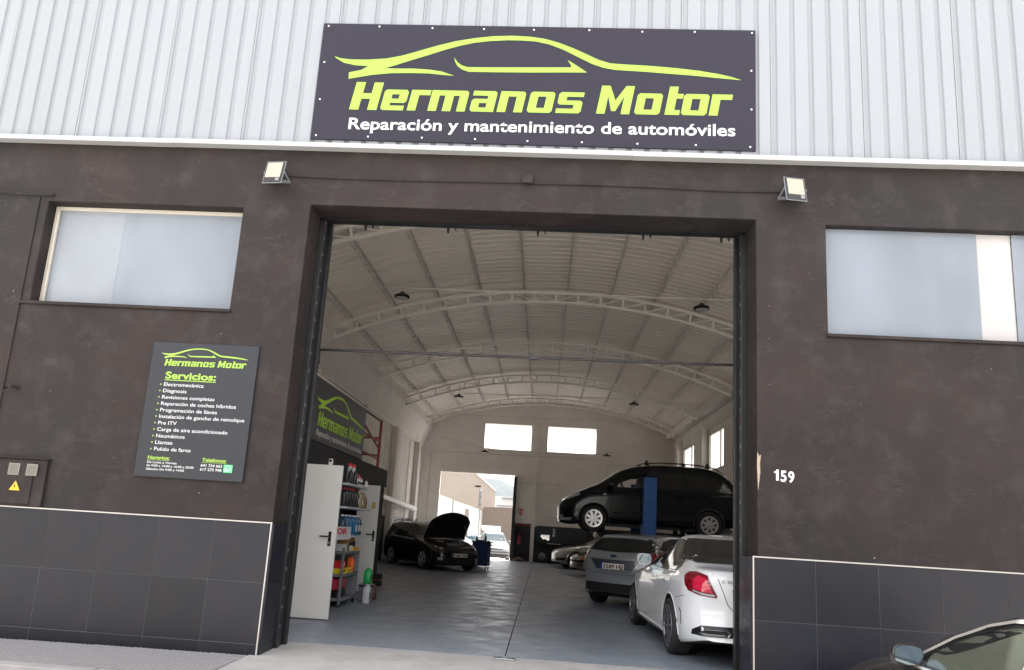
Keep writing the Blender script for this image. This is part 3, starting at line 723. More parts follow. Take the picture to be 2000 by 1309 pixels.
# ------------------------------------------------------------------ boards on the front
c = [onY(631, 46, -.06), onY(1477, 59, -.06), onY(1475, 294, -.06), onY(607, 272, -.06)]
sx0, sx1, sz0, sz1 = -2.506, 2.500, 5.622, 7.117
SG = thing('shop_sign', 'wide dark sign board with lime car outline and big lettering, on the white cladding', 'sign', (0, -.06, sz0))
b = MB(); b.box(sx0, sx1, -.060, -.040, sz0, sz1); b.build('board', M['sign'], SG, bevel=.002)
b = MB(); b.box(sx0+.05, sx1-.05, -.040, -.0355, sz0+.1, sz0+.14); b.box(sx0+.05, sx1-.05, -.040, -.0355, sz1-.14, sz1-.10); b.build('rail', M['steel'], SG)
emblem(SG, M['lime'], (sx0, -.0605, sz0), UX, UZ, sz1-sz0, .002)
text('Reparación y mantenimiento de automóviles', 'subtitle', M['whiteprint'], SG, (sx0+.287*1.5, -.0605, sz0+.135), Vector((1, 0, .0085)), UZ, width=2.90*1.5, height=.147, bold=.016)
s0 = None
for i in range(9):
    for z in (sz0+.045, sz1-.04):
        l = (sx0+.06+(sx1-sx0-.12)*i/8+random.uniform(-.02, .02), -.0605, z+random.uniform(-.006, .006))
        if s0 is None:
            b = MB(); b.lathe((0, 0, 0), [(.011, 0), (.010, .004), (.004, .006)], (0, -1, 0), 8); s0 = b.build('screw', M['bolt'], None); s0.parent = SG; s0.location = Vector(l)-Vector(SG.location)
        else: inst(s0, SG, Vector(l)-Vector(SG.location))
for xx in (sx0+.06, sx1-.05):
    for z in (sz0+.5, sz0+.98): inst(s0, SG, Vector((xx, -.0605, z))-Vector(SG.location))

x0, x1, z0, z1 = -3.982, -2.797, 1.692, 3.162
SV = thing('services_sign', 'upright grey board listing workshop services and opening hours, on the plaster left of the doorway', 'sign', (x0, -.03, z0))
b = MB(); b.box(x0, x1, -.030, -.005, z0, z1); b.build('board', M['sign_small'], SV, bevel=.0015)
hs = .985/3.126
emblem(SV, M['lime'], (x0+.103-.115*hs, -.0305, z0+1.339-.709*hs+.012), UX, UZ, hs, .0015)
T = lambda s, x, z, wd, h, m='whiteprint', bold=.004, sh=0.0, nm='line_of_text': text(s, nm, M[m], SV, (x0+x, -.0305, z0+z), UX, UZ, width=wd, height=h, bold=bold, shear=sh, depth=.0015)
T('Servicios:', .186, 1.066, .565, .078, 'lime', .03)
b = MB(); b.box(x0+.183, x0+.755, -.0325, -.031, z0+1.045, z0+1.054); b.build('underline', M['lime'], SV)
lines = [('Electromecánica', .443), ('Diagnosis', .262), ('Revisiones completas', .583), ('Reparación de coches híbridos', .83), ('Programación de llaves', .63), ('Instalación de gancho de remolque', .94), ('Pre ITV', .205), ('Carga de aire acondicionado', .775), ('Neumáticos', .315), ('Llantas', .19), ('Pulido de faros', .40)]
for i, (s, wd) in enumerate(lines):
    zz = .983-i*.0702
    T(s, .184, zz, wd, .040, bold=.004)
    b = MB(); b.lathe((x0+.148, -.0305, z0+zz+.016), [(.008, 0), (.008, .0015)], (0, -1, 0), 10); b.build('bullet', M['lime'], SV)
T('Horarios:', .128, .190, .24, .036, 'lime', .03); T('Telefonos:', .723, .194, .264, .036, 'lime', .03)
for a0, a1, zz in ((.127, .370, .181), (.722, .990, .185)):
    b = MB(); b.box(x0+a0, x0+a1, -.0325, -.031, z0+zz-.003, z0+zz+.001); b.build('underline', M['lime'], SV)
T('De Lunes a Viernes', .128, .146, .325, .023, bold=.012); T('de 9:00 a 14:00 y 16:00 a 20:00', .128, .110, .515, .023, bold=.012); T('Sábados De 9:00 a 14:00', .128, .073, .415, .023, bold=.010)
T('641 734 663', .717, .139, .232, .029, bold=.012); T('617 275 948', .714, .096, .234, .029, bold=.012)
green = mat('green icon', (.08, .62, .22), .4)
b = MB(); b.box(x0+.967, x0+1.062, -.0325, -.031, z0+.090, z0+.172); ic = b.build('phone_icon', green, SV, bevel=.0)
b = MB()
ccx, ccz = x0+1.0145, z0+.132
for i in range(20):
    t0, t1 = 2*math.pi*i/20, 2*math.pi*(i+1)/20
    b.add([(ccx+r_*math.cos(t), -.0335, ccz+r_*math.sin(t)) for r_, t in ((.026, t0), (.032, t0), (.032, t1), (.026, t1))], [(0, 1, 2, 3)])
b.add([(ccx-.030, -.0335, ccz-.012), (ccx-.034, -.0335, ccz-.034), (ccx-.014, -.0335, ccz-.028)], [(0, 1, 2)])
last = None
for t in [R(200+14*i) for i in range(9)]:
    p = (ccx+.004+.018*math.cos(t), -.0336, ccz+.006+.018*math.sin(t))
    if last: b.add([(last[0]-.003, p[1], last[2]-.003), (last[0]+.003, p[1], last[2]+.003), (p[0]+.003, p[1], p[2]+.003), (p[0]-.003, p[1], p[2]-.003)], [(0, 1, 2, 3)])
    last = p
b.build('icon_ring', M['whiteprint'], ic, recalc=False)

# floodlights
def floodlight(x, z, tilt, yaw, label, sgn):
    t = thing('floodlight', label, 'floodlight', (x, 0, z), local=True, group='floodlights above the doorway')
    lens = mat('floodlight lens', (.37, .34, .275), .35)
    e = bpy.data.objects.new('head_mount', None)
    w_, h_ = .110, .145
    ca, sa = math.cos(tilt), math.sin(tilt); cb, sb_ = math.cos(yaw), math.sin(yaw)
    def P(a, d, c_):     # a across, d outwards, c_ up in the lamp's own frame
        y = -d; zz = c_
        y, zz = y*ca-zz*sa, y*sa+zz*ca
        xx, y = a*cb-y*sb_, a*sb_+y*cb
        return (xx, y-.17, zz)
    def pbox(a0, a1, d0, d1, c0, c1, nm, m, par, bev=.0, seg=1):
        bb = MB(); vs = [P(a, d, c_) for c_ in (c0, c1) for d in (d0, d1) for a in (a0, a1)]
        bb.add(vs, [(0, 2, 3, 1), (4, 5, 7, 6), (0, 1, 5, 4), (2, 6, 7, 3), (0, 4, 6, 2), (1, 3, 7, 5)]); return bb.build(nm, m, par, bevel=bev, seg=seg)
    hs_ = pbox(-w_, w_, -.025, .018, -h_, h_, 'housing', M['black_gloss'], t, .018, 3)
    pbox(-w_-.006, w_+.006, -.004, .008, -h_-.006, h_+.006, 'rim', M['greypaint'], hs_, .006, 2)
    pbox(-w_+.02, w_-.02, .0185, .021, -h_+.065, h_-.022, 'lens', lens, hs_, .002)
    for i in range(7): pbox(-w_+.02+i*.028, -w_+.03+i*.028, -.05, -.026, -h_+.02, h_-.02, 'cooling_fin', M['black_gloss'], hs_)
    for a in (-w_-.012, w_+.012):
        bb = MB(); p1 = P(a, 0, 0); bb.bar(p1, (a*cb, -.02, -.03), .006, .028); bb.lathe(P(a-.004, 0, 0), [(.009, 0), (.009, .01)], (1, 0, 0), 8); bb.build('bracket_arm', M['greypaint'], t)
    bb = MB(); bb.box(-w_-.02, w_+.02, -.024, -.002, -.045, -.015); bb.build('wall_bracket', M['greypaint'], t)
    o = Vector(P(.0, .0188, -h_+.04)); ux = Vector(P(1, 0, 0))-Vector(P(0, 0, 0)); uz = Vector(P(0, 0, 1))-Vector(P(0, 0, 0))
    text('100W', 'marking', M['whiteprint'], t, o+ux*.042, ux, uz, width=.045, height=.014, bold=.02, depth=.003)
    text('IP65', 'marking', M['whiteprint'], t, o+ux*.045-uz*.02, ux, uz, width=.038, height=.014, bold=.02, depth=.003)
    return t
pL = onY(536, 337, -.17); pR = onY(1553, 370, -.17)
floodlight(pL.x, pL.z, R(-12), R(-6), 'left one of the two black floodlights with pale lenses on the front', 1)
floodlight(pR.x, pR.z, R(-12), R(9), 'right one of the two black floodlights with pale lenses on the front', -1)
JB = thing('junction_box', 'small square brown junction box on the plaster above the doorway', 'junction box', (.015, 0, 5.22))
b = MB(); b.box(-.05, .07, -.05, 0, 5.17, 5.275); b.build('box', PLASTER, JB, bevel=.006, seg=2)
def cable(name, pts, r, m, label, cat='cable', group=None, n=6):
    P_ = [Vector(p) for p in pts]; out = []
    for i in range(len(P_)-1):
        for k in range(6): t = k/6; out.append(P_[i].lerp(P_[i+1], t))
    out.append(P_[-1])
    # light smoothing
    for _ in range(3): out = [out[0]]+[(out[i-1]+out[i]*2+out[i+1])/4 for i in range(1, len(out)-1)]+[out[-1]]
    b = MB(); b.tube(out, r, n); o = b.build(name, m, smooth=True); tag(o, label, cat, group); return o
cable('cable', [onY(560, 343, -.012), onY(620, 347, -.012), onY(760, 352, -.012), onY(900, 355, -.012), onY(1022, 357, -.012)], .008, PLASTER, 'brown cable running along the plaster from the left floodlight to the junction box')
cable('cable', [onY(1042, 359, -.012), onY(1150, 361, -.012), onY(1280, 366, -.012), onY(1420, 374, -.012), onY(1525, 375, -.012)], .008, PLASTER, 'brown cable running along the plaster from the junction box to the right floodlight')
# frayed cable and pipe at far left
cable('cable', [(-6.9, -.05, 4.87), (-6.2, -.05, 4.86), (-5.8, -.05, 4.83), (-5.45, -.02, 4.85)], .012, PLASTER, 'frayed painted cable on the plaster above the left window')
PP = thing('wall_hook', 'small bent painted spigot sticking out of the plaster below the left window', 'spigot', (-5.53, 0, 2.56))
b = MB(); b.tube([(-5.47, 0, 2.58), (-5.49, -.06, 2.585), (-5.54, -.075, 2.57), (-5.555, -.075, 2.51)], .016, 8); b.lathe((-5.47, 0, 2.58), [(.03, 0), (.03, .01)], (0, -1, 0), 10); b.build('elbow', PLASTER, PP, smooth=True)
# meter cabinet
MC = thing('meter_cabinet', 'brown meter cabinet with two small windows and a yellow warning triangle', 'meter cabinet', (-5.5, 0, 1.31))
b = MB(); b.box(-6.3, -4.94, -.04, 0, 1.305, 1.80); b.build('frame', PLASTER, MC, bevel=.008, seg=2)
b = MB(); b.box(-6.25, -5.07, -.052, -.0405, 1.325, 1.775); dr = b.build('door', PLASTER, MC, bevel=.005, seg=2)
b = MB(); b.box(-6.3, -4.92, -.06, -.001, 1.801, 1.815); b.build('cover_strip', PLASTER, MC, bevel=.004)
mw = mat('meter window', (.13, .13, .11), .35)
for xx in (-5.352, -5.152):
    b = MB(); b.box(xx, xx+.125, -.060, -.053, 1.625, 1.75); ww = b.build('window', mat('meter window rim', (.20, .20, .17), .4), dr, bevel=.004)
    b = MB(); b.box(xx+.012, xx+.113, -.0615, -.0605, 1.637, 1.738); b.build('window', mw, dr)
yel = mat('warning yellow', (.85, .45, .03), .45)
b = MB(); b.prism([(-5.305, -.053, 1.465), (-5.185, -.053, 1.465), (-5.245, -.053, 1.565)], (0, -.003, 0)); b.build('warning_triangle', yel, dr)
b = MB(); b.add([(-5.25, -.0565, 1.535), (-5.262, -.0565, 1.50), (-5.247, -.0565, 1.503), (-5.255, -.0565, 1.475), (-5.232, -.0565, 1.512), (-5.246, -.0565, 1.511)], [(0, 1, 2, 3, 4, 5)]); b.build('lightning_mark', M['platetext'], dr, recalc=False)
# house number
HN = thing('house_number', 'white house number 159 on the plaster to the right of the doorway', 'house number', (2.67, 0, 2.02))
b = MB(); b.prism([(2.695, -.004, 2.03), (2.722, -.004, 2.03), (2.722, -.004, 2.142), (2.70, -.004, 2.142), (2.693, -.004, 2.126), (2.677, -.004, 2.122), (2.677, -.004, 2.104), (2.695, -.004, 2.104)], (0, -.004, 0)); b.build('digit', M['whiteprint'], HN)
for ch, xx, wd in (('5', 2.74, .060), ('9', 2.815, .062)):
    text(ch, 'digit', M['whiteprint'], HN, (xx, -.004, 2.03-(xx-2.67)*.06), UX, UZ, width=wd, height=.112, bold=.03, depth=.002)
# chipped plaster patch on the jamb edge
ch = mat('bare render', (.38, .30, .23), .9, var=.2, vscale=30, bump=.6, bscale=60)
b = MB(); b.prism([(2.512, -.0, 2.31), (2.532, -.0, 2.27), (2.548, -.0, 2.285), (2.538, -.0, 2.20), (2.54, -.0, 2.10), (2.528, -.0, 2.0), (2.518, -.0, 1.92), (2.514, 0, 2.03), (2.508, 0, 2.16)], (0, -.003, 0)); b.build('bare_patch', ch, facade)
# floor bolt
FB = thing('floor_bolt_plate', 'worn steel bolt plate set in the threshold at the end of the floor joint', 'bolt plate', (.03, .72, 0))
b = MB(); b.box(-.10, .0, .68, .80, -.0, .012); b.box(.05, .15, .68, .80, -.0, .012); b.box(-.08, .13, .655, .675, 0, .02); b.build('plate', M['steel'], FB, bevel=.004)
b = MB(); b.lathe((.025, .73, .0), [(.02, 0), (.02, .03), (.012, .035)], (0, 0, 1), 10); b.build('bolt', M['steel'], FB)
b = MB(); b.box(-.09, -.01, .70, .78, .0121, .0135); b.box(.06, .14, .70, .78, .0121, .0135); b.build('slot', M['gap'], FB)

DC = onY(625, 683, .95); DD = onY(1445, 714, .95)
CR = thing('door_crossbar', 'dark metal bar running across behind the top of the doorway with a bent left end', 'bar', DC)
b = MB(); b.tube([DC, DD], .016, 8); b.build('bar', M['black_steel'], CR, smooth=True)
b = MB(); b.tube([DC, DC+Vector((.0, .02, -.17)), DC+Vector((-.12, .02, -.19))], .012, 8); b.build('bent_end', M['black_steel'], CR, smooth=True)
mid = DC.lerp(DD, .52); b = MB(); b.obox(mid, (.05, 0, 0), (0, .02, 0), (0, 0, .022)); b.build('sensor', M['black_steel'], CR)
# black bag / door stop near left frame
p = onZ(557, 1222, 0)
DS = thing('door_stop', 'small black rubber block on the floor by the left door frame', 'door stop', (p.x-.02, 1.35, 0))
b = MB(); b.box(p.x-.12, p.x+.0, 1.3, 1.42, .005, .10); b.build('block', M['black'], DS, bevel=.02, seg=2)

# ------------------------------------------------------------------ storage room, doors, shelves
RX = -3.27
SR = thing('storage_room', 'black storage room built along the left wall inside the workshop', 'storage room', (-4.4, 6, 0))
b = MB(); b.box(IL+.25, RX, 8.9, 9.0, .005, 2.53); b.build('end_wall', M['matt_black'], SR)
b = MB(); b.box(IL+.25, RX, 2.9, 9.0, 2.40, 2.53); b.build('top', M['matt_black'], SR)
b = MB(); b.box(RX-.06, RX, 6.9, 8.898, .005, 2.398); b.build('side_wall', M['matt_black'], SR)
b = MB(); b.box(RX-.02, RX+.03, 2.9, 9.05, 2.16, 2.54); b.build('fascia', M['matt_black'], SR)
b = MB(); b.box(IL+.25, RX, 2.9, 2.96, .005, 2.398); b.build('front_wall', M['matt_black'], SR)
b = MB(); b.box(IL+.25, -4.1, 2.97, 8.89, .005, 2.39); b.build('inner_wall', M['matt_black'], SR)
def door_leaf(x0, x1, y, z0, z1, label, hx, hs):
    t = thing('steel_door', label, 'door', ((x0+x1)/2, y, z0))
    b = MB(); b.box(x0, x1, y, y+.045, z0, z1); lf = b.build('leaf', M['whitepaint'], t, bevel=.004)
    b = MB(); b.box(x1-.02, x1-.001, y-.004, y-.0005, z0, z1); b.build('edge_fold', M['whitepaint'], t)
    b = MB(); b.box(hx-.02, hx+.02, y-.014, y-.0005, 1.0, 1.20); pl = b.build('lock_plate', M['black_gloss'], t, bevel=.004)
    b = MB(); b.tube([(hx, y-.01, 1.13), (hx, y-.055, 1.13), (hx+hs*.13, y-.055, 1.13)], .011, 8); b.build('lever', M['black_gloss'], pl, smooth=True)
    b = MB(); b.box(hx-.008, hx+.008, y-.0155, y-.0142, 1.03, 1.06); b.build('keyhole', M['steel'], pl)
    return t
door_leaf(-3.25, -2.50, 2.67, .02, 2.125, 'white steel door standing open in front of the shelves, nearest the doorway', -2.585, -1)
t2 = door_leaf(-3.25, -2.83, 6.62, .05, 2.07, 'grey white steel door leaf with stickers, standing open behind the shelves', -2.88, -1)
b = MB(); b.box(-2.965, -2.885, 6.612, 6.6185, 1.62, 1.74); b.build('sticker', mat('sticker yellow', (.5, .33, .08), .5), t2)
CM = thing('security_camera', 'small white camera with dark lens standing on top of the white steel door', 'camera', (-2.68, 2.69, 2.125))
b = MB(); b.box(-2.715, -2.66, 2.66, 2.715, 2.126, 2.215); b.build('housing', M['whitepaint'], CM, bevel=.012, seg=2)
b = MB(); b.lathe((-2.685, 2.66, 2.185), [(.020, 0), (.018, .012), (.008, .014)], (0, -1, 0), 14); b.build('lens', M['black_gloss'], CM, smooth=True)
# banner over the room
BN = thing('wall_banner', 'dark banner with green car outline and Hermanos Motor lettering, hung above the black storage room', 'banner', (RX, 5, 2.6))
b = MB(); b.box(RX-.03, RX+.02, 3.30, 6.62, 2.56, 3.56); b.build('sheet', M['banner'], BN)
emblem(BN, M['lime2'], (RX+.0205, 3.36, 2.56), (0, 1, 0), (0, 0, 1), .985, .003)
text('Reparación y mantenimiento de automóviles', 'subtitle', M['whiteprint'], BN, (RX+.0205, 3.62, 2.66), (0, 1, 0), (0, 0, 1), width=2.86, height=.10, bold=.02, depth=.003)
b = MB(); b.box(RX-.02, RX+.01, 3.28, 8.4, 3.565, 3.60); b.build('hanging_rail', M['purlin'], BN)
RF = thing('red_rack_frame', 'rusty red steel rack frame standing on the black storage room behind the banner', 'rack', (RX, 7.5, 2.54))
for (y, z0, z1) in ((8.32, 2.545, 3.62), (6.72, 2.545, 3.62)):
    for xx in (RX-.05, RX-.9):
        b = MB(); b.box(xx-.025, xx+.025, y-.025, y+.025, z0, z1); b.build('post', M['redframe'], RF)
for z in (2.72, 3.10, 3.56):
    for xx in (RX-.05, RX-.9):
        b = MB(); b.box(xx-.02, xx+.02, 6.76, 8.28, z, z+.04); b.build('rail', M['redframe'], RF)
for y in (6.72, 8.32):
    for z in (2.8, 3.18):
        b = MB(); b.box(RX-.87, RX-.08, y-.018, y+.018, z, z+.035); b.build('cross_rail', M['redframe'], RF)
b = MB(); b.bar((RX-.05, 6.72, 3.32), (RX-.05, 8.32, 2.95), .03); b.build('brace', M['redframe'], RF)

# shelves
SX0, SX1, SY0, SY1 = -3.24, -2.74, 3.95, 5.42
SH = thing('storage_shelves', 'pale wall shelves stocked with oil bottles, between the two open steel doors', 'shelves', (-3.0, 4.7, 1.1))
for z, yy in ((1.955, 5.28), (1.585, 5.62), (1.125, 5.32)):
    b = MB(); b.box(SX0, SX1, SY0, yy, z-.035, z); b.build('shelf_board', M['shelfwhite'], SH, bevel=.003)
for y in (4.0, 5.2):
    b = MB(); b.box(SX0-.02, SX0+.02, y-.02, y+.02, .01, 2.2); b.build('upright', M['shelfwhite'], SH)
b = MB(); b.box(SX0-.05, SX0-.03, 3.4, 5.7, .01, 2.2); b.build('back_panel', M['matt_black'], SH)
ORD = ['first', 'second', 'third', 'fourth', 'fifth', 'sixth', 'seventh', 'eighth', 'ninth']
def bottle(x, y, z, h, wx, wy, body, cap, label, cat='bottle', group=None, shape='jug', capc=True, lab=None, rot=0):
    t = thing('oil_bottle' if cat == 'bottle' else cat.replace(' ', '_'), label, cat, (x, y, z), group=group, local=True, rot=rot)
    if shape == 'round':
        b = MB(); b.lathe((0, 0, 0), [(wx*.46, 0), (wx*.5, .01), (wx*.5, h*.72), (wx*.42, h*.80), (wx*.24, h*.86), (wx*.22, h*.9)], n=12)
        b.build('bottle_body', body, t, smooth=True, angle=50)
        b = MB(); b.lathe((0, 0, 0), [(wx*.26, h*.885), (wx*.26, h*.985), (wx*.2, h)], n=10); b.build('cap', cap, t, smooth=True, angle=50)
    elif shape == 'can':
        b = MB(); b.lathe((0, 0, 0), [(wx*.5, 0), (wx*.5, h*.80), (wx*.42, h*.84)], n=12); b.build('can_body', body, t, smooth=True, angle=50)
        b = MB(); b.lathe((0, 0, 0), [(wx*.44, h*.835), (wx*.44, h*.97), (wx*.38, h)], n=12); b.build('cap', cap, t, smooth=True, angle=50)
    else:
        b = MB(); ax, ay = wx/2, wy/2
        lv = [(0, .94, .94, 0), (.03, 1, 1, 0), (.62, 1, 1, 0), (.74, .94, .90, 0), (.86, .5, .62, .18), (.90, .3, .3, .26), (.93, .28, .28, .26)]
        for k in range(len(lv)): pass
        vs = []; n = 16
        for (f, sx, sy, oy) in lv:
            for j in range(n):
                a = 2*math.pi*j/n; ca, sa = math.cos(a), math.sin(a); e = .45
                xx = math.copysign(abs(ca)**e, ca)*ax*sx; yy = math.copysign(abs(sa)**e, sa)*ay*sy+oy*ay
                vs.append((xx, yy, f*h))
        fs = [(i*n+j, i*n+(j+1) % n, (i+1)*n+(j+1) % n, (i+1)*n+j) for i in range(len(lv)-1) for j in range(n)]
        fs += [tuple(range(n-1, -1, -1)), tuple((len(lv)-1)*n+j for j in range(n))]
        b.add(vs, fs); b.build('bottle_body', body, t, smooth=True, angle=60)
        b = MB(); b.lathe((0, .26*ay, 0), [(ax*.34, h*.915), (ax*.34, h*.99), (ax*.28, h)], n=12); b.build('cap', cap, t, smooth=True, angle=50)
        if h > .22:
            b = MB(); b.tube([(0, -.55*ay, h*.70), (0, -.62*ay, h*.86), (0, -.1*ay, h*.90)], .012, 6); b.build('handle', body, t, smooth=True)
    if lab is not None:
        b = MB(); b.box(wx*.505, wx*.515, -wy*.34, wy*.34, h*.2, h*.52) if shape == 'jug' else b.lathe((0, 0, 0), [(wx*.507, h*.2), (wx*.507, h*.6)], n=12, caps=False)
        b.build('label_band', lab, t)
    return t
pc = lambda nm, c, r_=.35: mat(nm, c, r_)
RED, WHT, BLK = pc('red plastic', (.6, .02, .025)), pc('white plastic', (.7, .7, .7)), pc('dark bottle plastic', (.018, .02, .024))
GLD, CRM, BLU = pc('gold bottle plastic', (.30, .20, .09)), pc('cream bottle plastic', (.48, .42, .26)), pc('blue bottle plastic', (.01, .13, .30))
DBL, GRN, ORG = pc('slate bottle plastic', (.03, .06, .09)), pc('green bottle plastic', (.02, .40, .10)), pc('orange bottle plastic', (.75, .12, .02))
SIL, PNK = pc('silver bottle plastic', (.5, .52, .55)), pc('dull red tub', (.38, .03, .06)); GRT = pc('dark red plastic', (.25, .01, .02))
sx = -2.84
z = 1.956
for i, y in enumerate((4.30, 4.42, 4.54, 4.66)):
    bottle(sx-.03*(i % 2), y, z, .34, .075, .075, SIL, RED, ORD[i]+' red capped spray can from the left on the top shelf', 'spray can', 'red capped spray cans on the top shelf', 'can', lab=WHT)
for i, y in enumerate((4.20, 4.48)):
    bottle(sx+.05, y, z, .24, .07, .10, BLK, BLK, ['black bottle at the near end of the top shelf beside the spray cans', 'black bottle between the red capped spray cans on the top shelf'][i])
for i, y in enumerate((4.75, 4.82, 4.89, 4.96)):
    bottle(sx+.03, y, z, .19-.012*i, .055, .055, (GRT, WHT, GRT, WHT)[i], RED, ORD[i]+' small red and white bottle right of the spray cans on the top shelf', 'bottle', 'small red and white bottles on the top shelf', 'round', lab=(WHT, RED, WHT, BLK)[i])
for i, y in enumerate((5.03, 5.10)):
    bottle(sx+.02, y, z, .15, .06, .06, BLK, BLK, ('left' if i == 0 else 'right')+' one of two small black bottles towards the far end of the top shelf', 'bottle', 'small black bottles on the top shelf', 'round')
for i, y in enumerate((4.66, 4.78, 4.86, 5.15, 5.22)):
    bottle(sx+.08, y, z, .11, .03, .03, WHT, WHT, ORD[i]+' tiny white bottle from the left along the edge of the top shelf', 'bottle', 'tiny white bottles on the top shelf', 'round', lab=BLK if i < 3 else None)
z = 1.586
for i, y in enumerate((4.06, 4.22, 4.38, 4.54, 4.70)):
    bottle(sx, y, z, .30, .13, .135, (BLK, DBL)[0 if i % 2 else 0], RED, ORD[i]+' dark red capped oil bottle from the left on the second shelf', 'bottle', 'dark red capped oil bottles on the second shelf')
bottle(sx, 4.86, z, .30, .12, .10, BLK, BLK, 'dark bottle with two white labels on the second shelf next to the cream bottle', lab=WHT)
bottle(sx, 5.00, z, .30, .12, .12, CRM, RED, 'cream oil bottle with red cap on the second shelf')
for i, y in enumerate((5.15, 5.29, 5.43)):
    bottle(sx, y, z, .27, .11, .115, GLD, GLD, ORD[i]+' gold brown oil bottle from the left on the second shelf', 'bottle', 'gold brown oil bottles on the second shelf', lab=(WHT, GLD, BLK)[i])
z = 1.126
for i, y in enumerate((4.12, 4.34, 4.56, 4.78, 4.96)):
    bottle(sx, y, z, .33, .16, .175, (DBL, BLU, BLU, BLU, BLU)[i], WHT, ORD[i-1]+' blue canister with white cap from the left on the third shelf' if i else 'dark blue canister with white cap behind the door edge on the third shelf', 'canister', 'blue canisters on the third shelf' if i else None, lab=WHT if i > 2 else None)
bottle(sx, 5.15, z, .33, .14, .15, DBL, WHT, 'slate coloured canister with white cap at the far end of the third shelf', 'canister', lab=WHT)
# DOR sign
p0 = onX(652, 1028, -2.60); p1 = onX(685, 1055, -2.60)
DG = thing('brand_sign', 'white sign with red letters DOR and small grey line, in front of the blue canisters', 'sign', (-2.62, 4.3, 1.0))
ya, yb = 2.80, 4.02
b = MB(); b.box(-2.66, -2.645, ya, yb, 1.075, 1.268); b.build('panel', M['whiteprint'], DG)
text('DOR', 'lettering', pc('sign red', (.62, .01, .02)), DG, (-2.645, 2.95, 1.158), (0, 1, 0), UZ, width=.84, height=.092, bold=.04, depth=.002)
text('SERVICE', 'lettering', M['greypaint'], DG, (-2.645, 3.05, 1.118), (0, 1, 0), UZ, width=.72, height=.020, bold=.0, depth=.002, space=1.6)
# grey trolley
TX0, TX1, TY0, TY1 = -3.18, -2.76, 4.22, 5.16
TR = thing('shelf_trolley', 'grey metal shelf trolley with boxes, standing below the pale shelves', 'trolley', (-2.97, 4.7, 0))
for z in (.10, .47, .83):
    b = MB(); b.box(TX0, TX1, TY0, TY1, z, z+.045); b.build('tray', M['greypaint'], TR, bevel=.004)
b = MB(); b.box(TX0, TX0+.03, TY0-.03, TY0-.001, .05, .93); b.build('upright', M['greypaint'], TR)
b = MB(); b.box(TX1-.035, TX1, TY0-.03, TY0-.001, .05, .93); b.build('upright', M['greypaint'], TR)
b = MB(); b.box(TX0, TX1, TY1+.001, TY1+.02, .05, .86); b.build('end_panel', M['greypaint'], TR)
for y in (TY0+.42,):
    b = MB(); b.box(TX0+.02, TX0+.05, y, y+.03, .14, .83); b.build('divider', M['steel'], TR)
for x in (TX0+.05, TX1-.03):
    for y in (TY0+.05, TY1-.05):
        b = MB(); b.lathe((x-.012, y, .035), [(.03, 0), (.03, .024)], (1, 0, 0), 12); b.tube([(x, y, .035), (x, y, .10)], .01, 6); b.build('caster', M['black'], TR)
def carton(x0, x1, y0, y1, z0, z1, m, label, cat='box', group=None, stripe=None, bev=.003):
    t = thing('carton', label, cat, ((x0+x1)/2, (y0+y1)/2, z0), group=group)
    b = MB(); b.box(x0, x1, y0, y1, z0, z1); b.build('box_body', m, t, bevel=bev)
    b = MB(); b.box(x0+.002, x1-.002, (y0+y1)/2-.006, (y0+y1)/2+.006, z1+.0003, z1+.001); b.build('tape_seam', stripe or M['gap'], t)
    if stripe: b = MB(); b.box(x1+.0005, x1+.0015, y0+.02, y1-.02, z0+(z1-z0)*.35, z0+(z1-z0)*.7); b.build('printed_band', stripe, t)
    return t
YEL, KRA, WBX = pc('yellow carton', (.72, .56, .02)), pc('kraft carton', (.30, .17, .07)), pc('white carton', (.62, .62, .63))
carton(-3.05, -2.80, 4.52, 4.92, .877, 1.085, pc('ochre case', (.32, .18, .05)), 'ochre carrying case with dark window on top of the grey trolley', 'case', stripe=BLK, bev=.015)
carton(-2.92, -2.78, 4.24, 4.37, .877, .99, WBX, 'white box at the near corner of the trolley top', stripe=None)
carton(-3.12, -2.95, 4.24, 4.40, .877, 1.04, WBX, 'taller white box behind the near corner box on the trolley top')
carton(-2.90, -2.79, 4.40, 4.50, .877, .97, KRA, 'brown carton between the white box and ochre case on the trolley')
carton(-2.78+.0, -2.765, 4.53, 4.70, .877, .96, WBX, 'thin white packet leaning on the ochre case on the trolley')
carton(-2.80, -2.762, 4.74, 5.14, .877, .93, YEL, 'long flat yellow box at the far end of the trolley top', stripe=ORG)
bottle(-2.90, 5.08, .877, .21, .13, .12, DBL, BLK, 'slate bottle at the far end of the trolley top')
carton(-3.02, -2.80, 4.26, 4.52, .516, .60, YEL, 'yellow box under the red box on the middle tray', stripe=BLK)
carton(-3.02, -2.82, 4.26, 4.54, .601, .72, RED, 'bright red box on the yellow box on the middle tray', stripe=WHT)
carton(-3.05, -2.79, 4.56, 4.92, .516, .60, YEL, 'yellow box with red end beside the orange bottle on the middle tray', stripe=ORG)
bottle(-2.86, 5.03, .516, .28, .12, .12, ORG, DBL, 'orange bottle with dark cap on the middle tray of the trolley')
carton(-3.10, -2.84, 4.26, 4.78, .26, .44, PNK, 'dull red plastic box on the bottom tray of the trolley', bev=.015)
carton(-3.10, -2.84, 4.26, 4.78, .146, .258, M['black_gloss'], 'black case under the dull red box on the bottom tray', 'case')
bottle(-2.63, 5.42, .30, .30, .13, .15, GRN, WHT, 'green canister with white cap beside the trolley', 'canister', lab=BLK)
b = MB(); tb = thing('crate', 'dark crate under the green canister beside the trolley', 'crate', (-2.64, 5.45, .005))
b.box(-2.76, -2.55, 5.33, 5.56, .006, .298); b.build('crate_body', M['greypaint'], tb, bevel=.01)
b = MB(); b.box(-2.7625, -2.5475, 5.3275, 5.5625, .25, .285); b.build('rim', M['black'], tb)
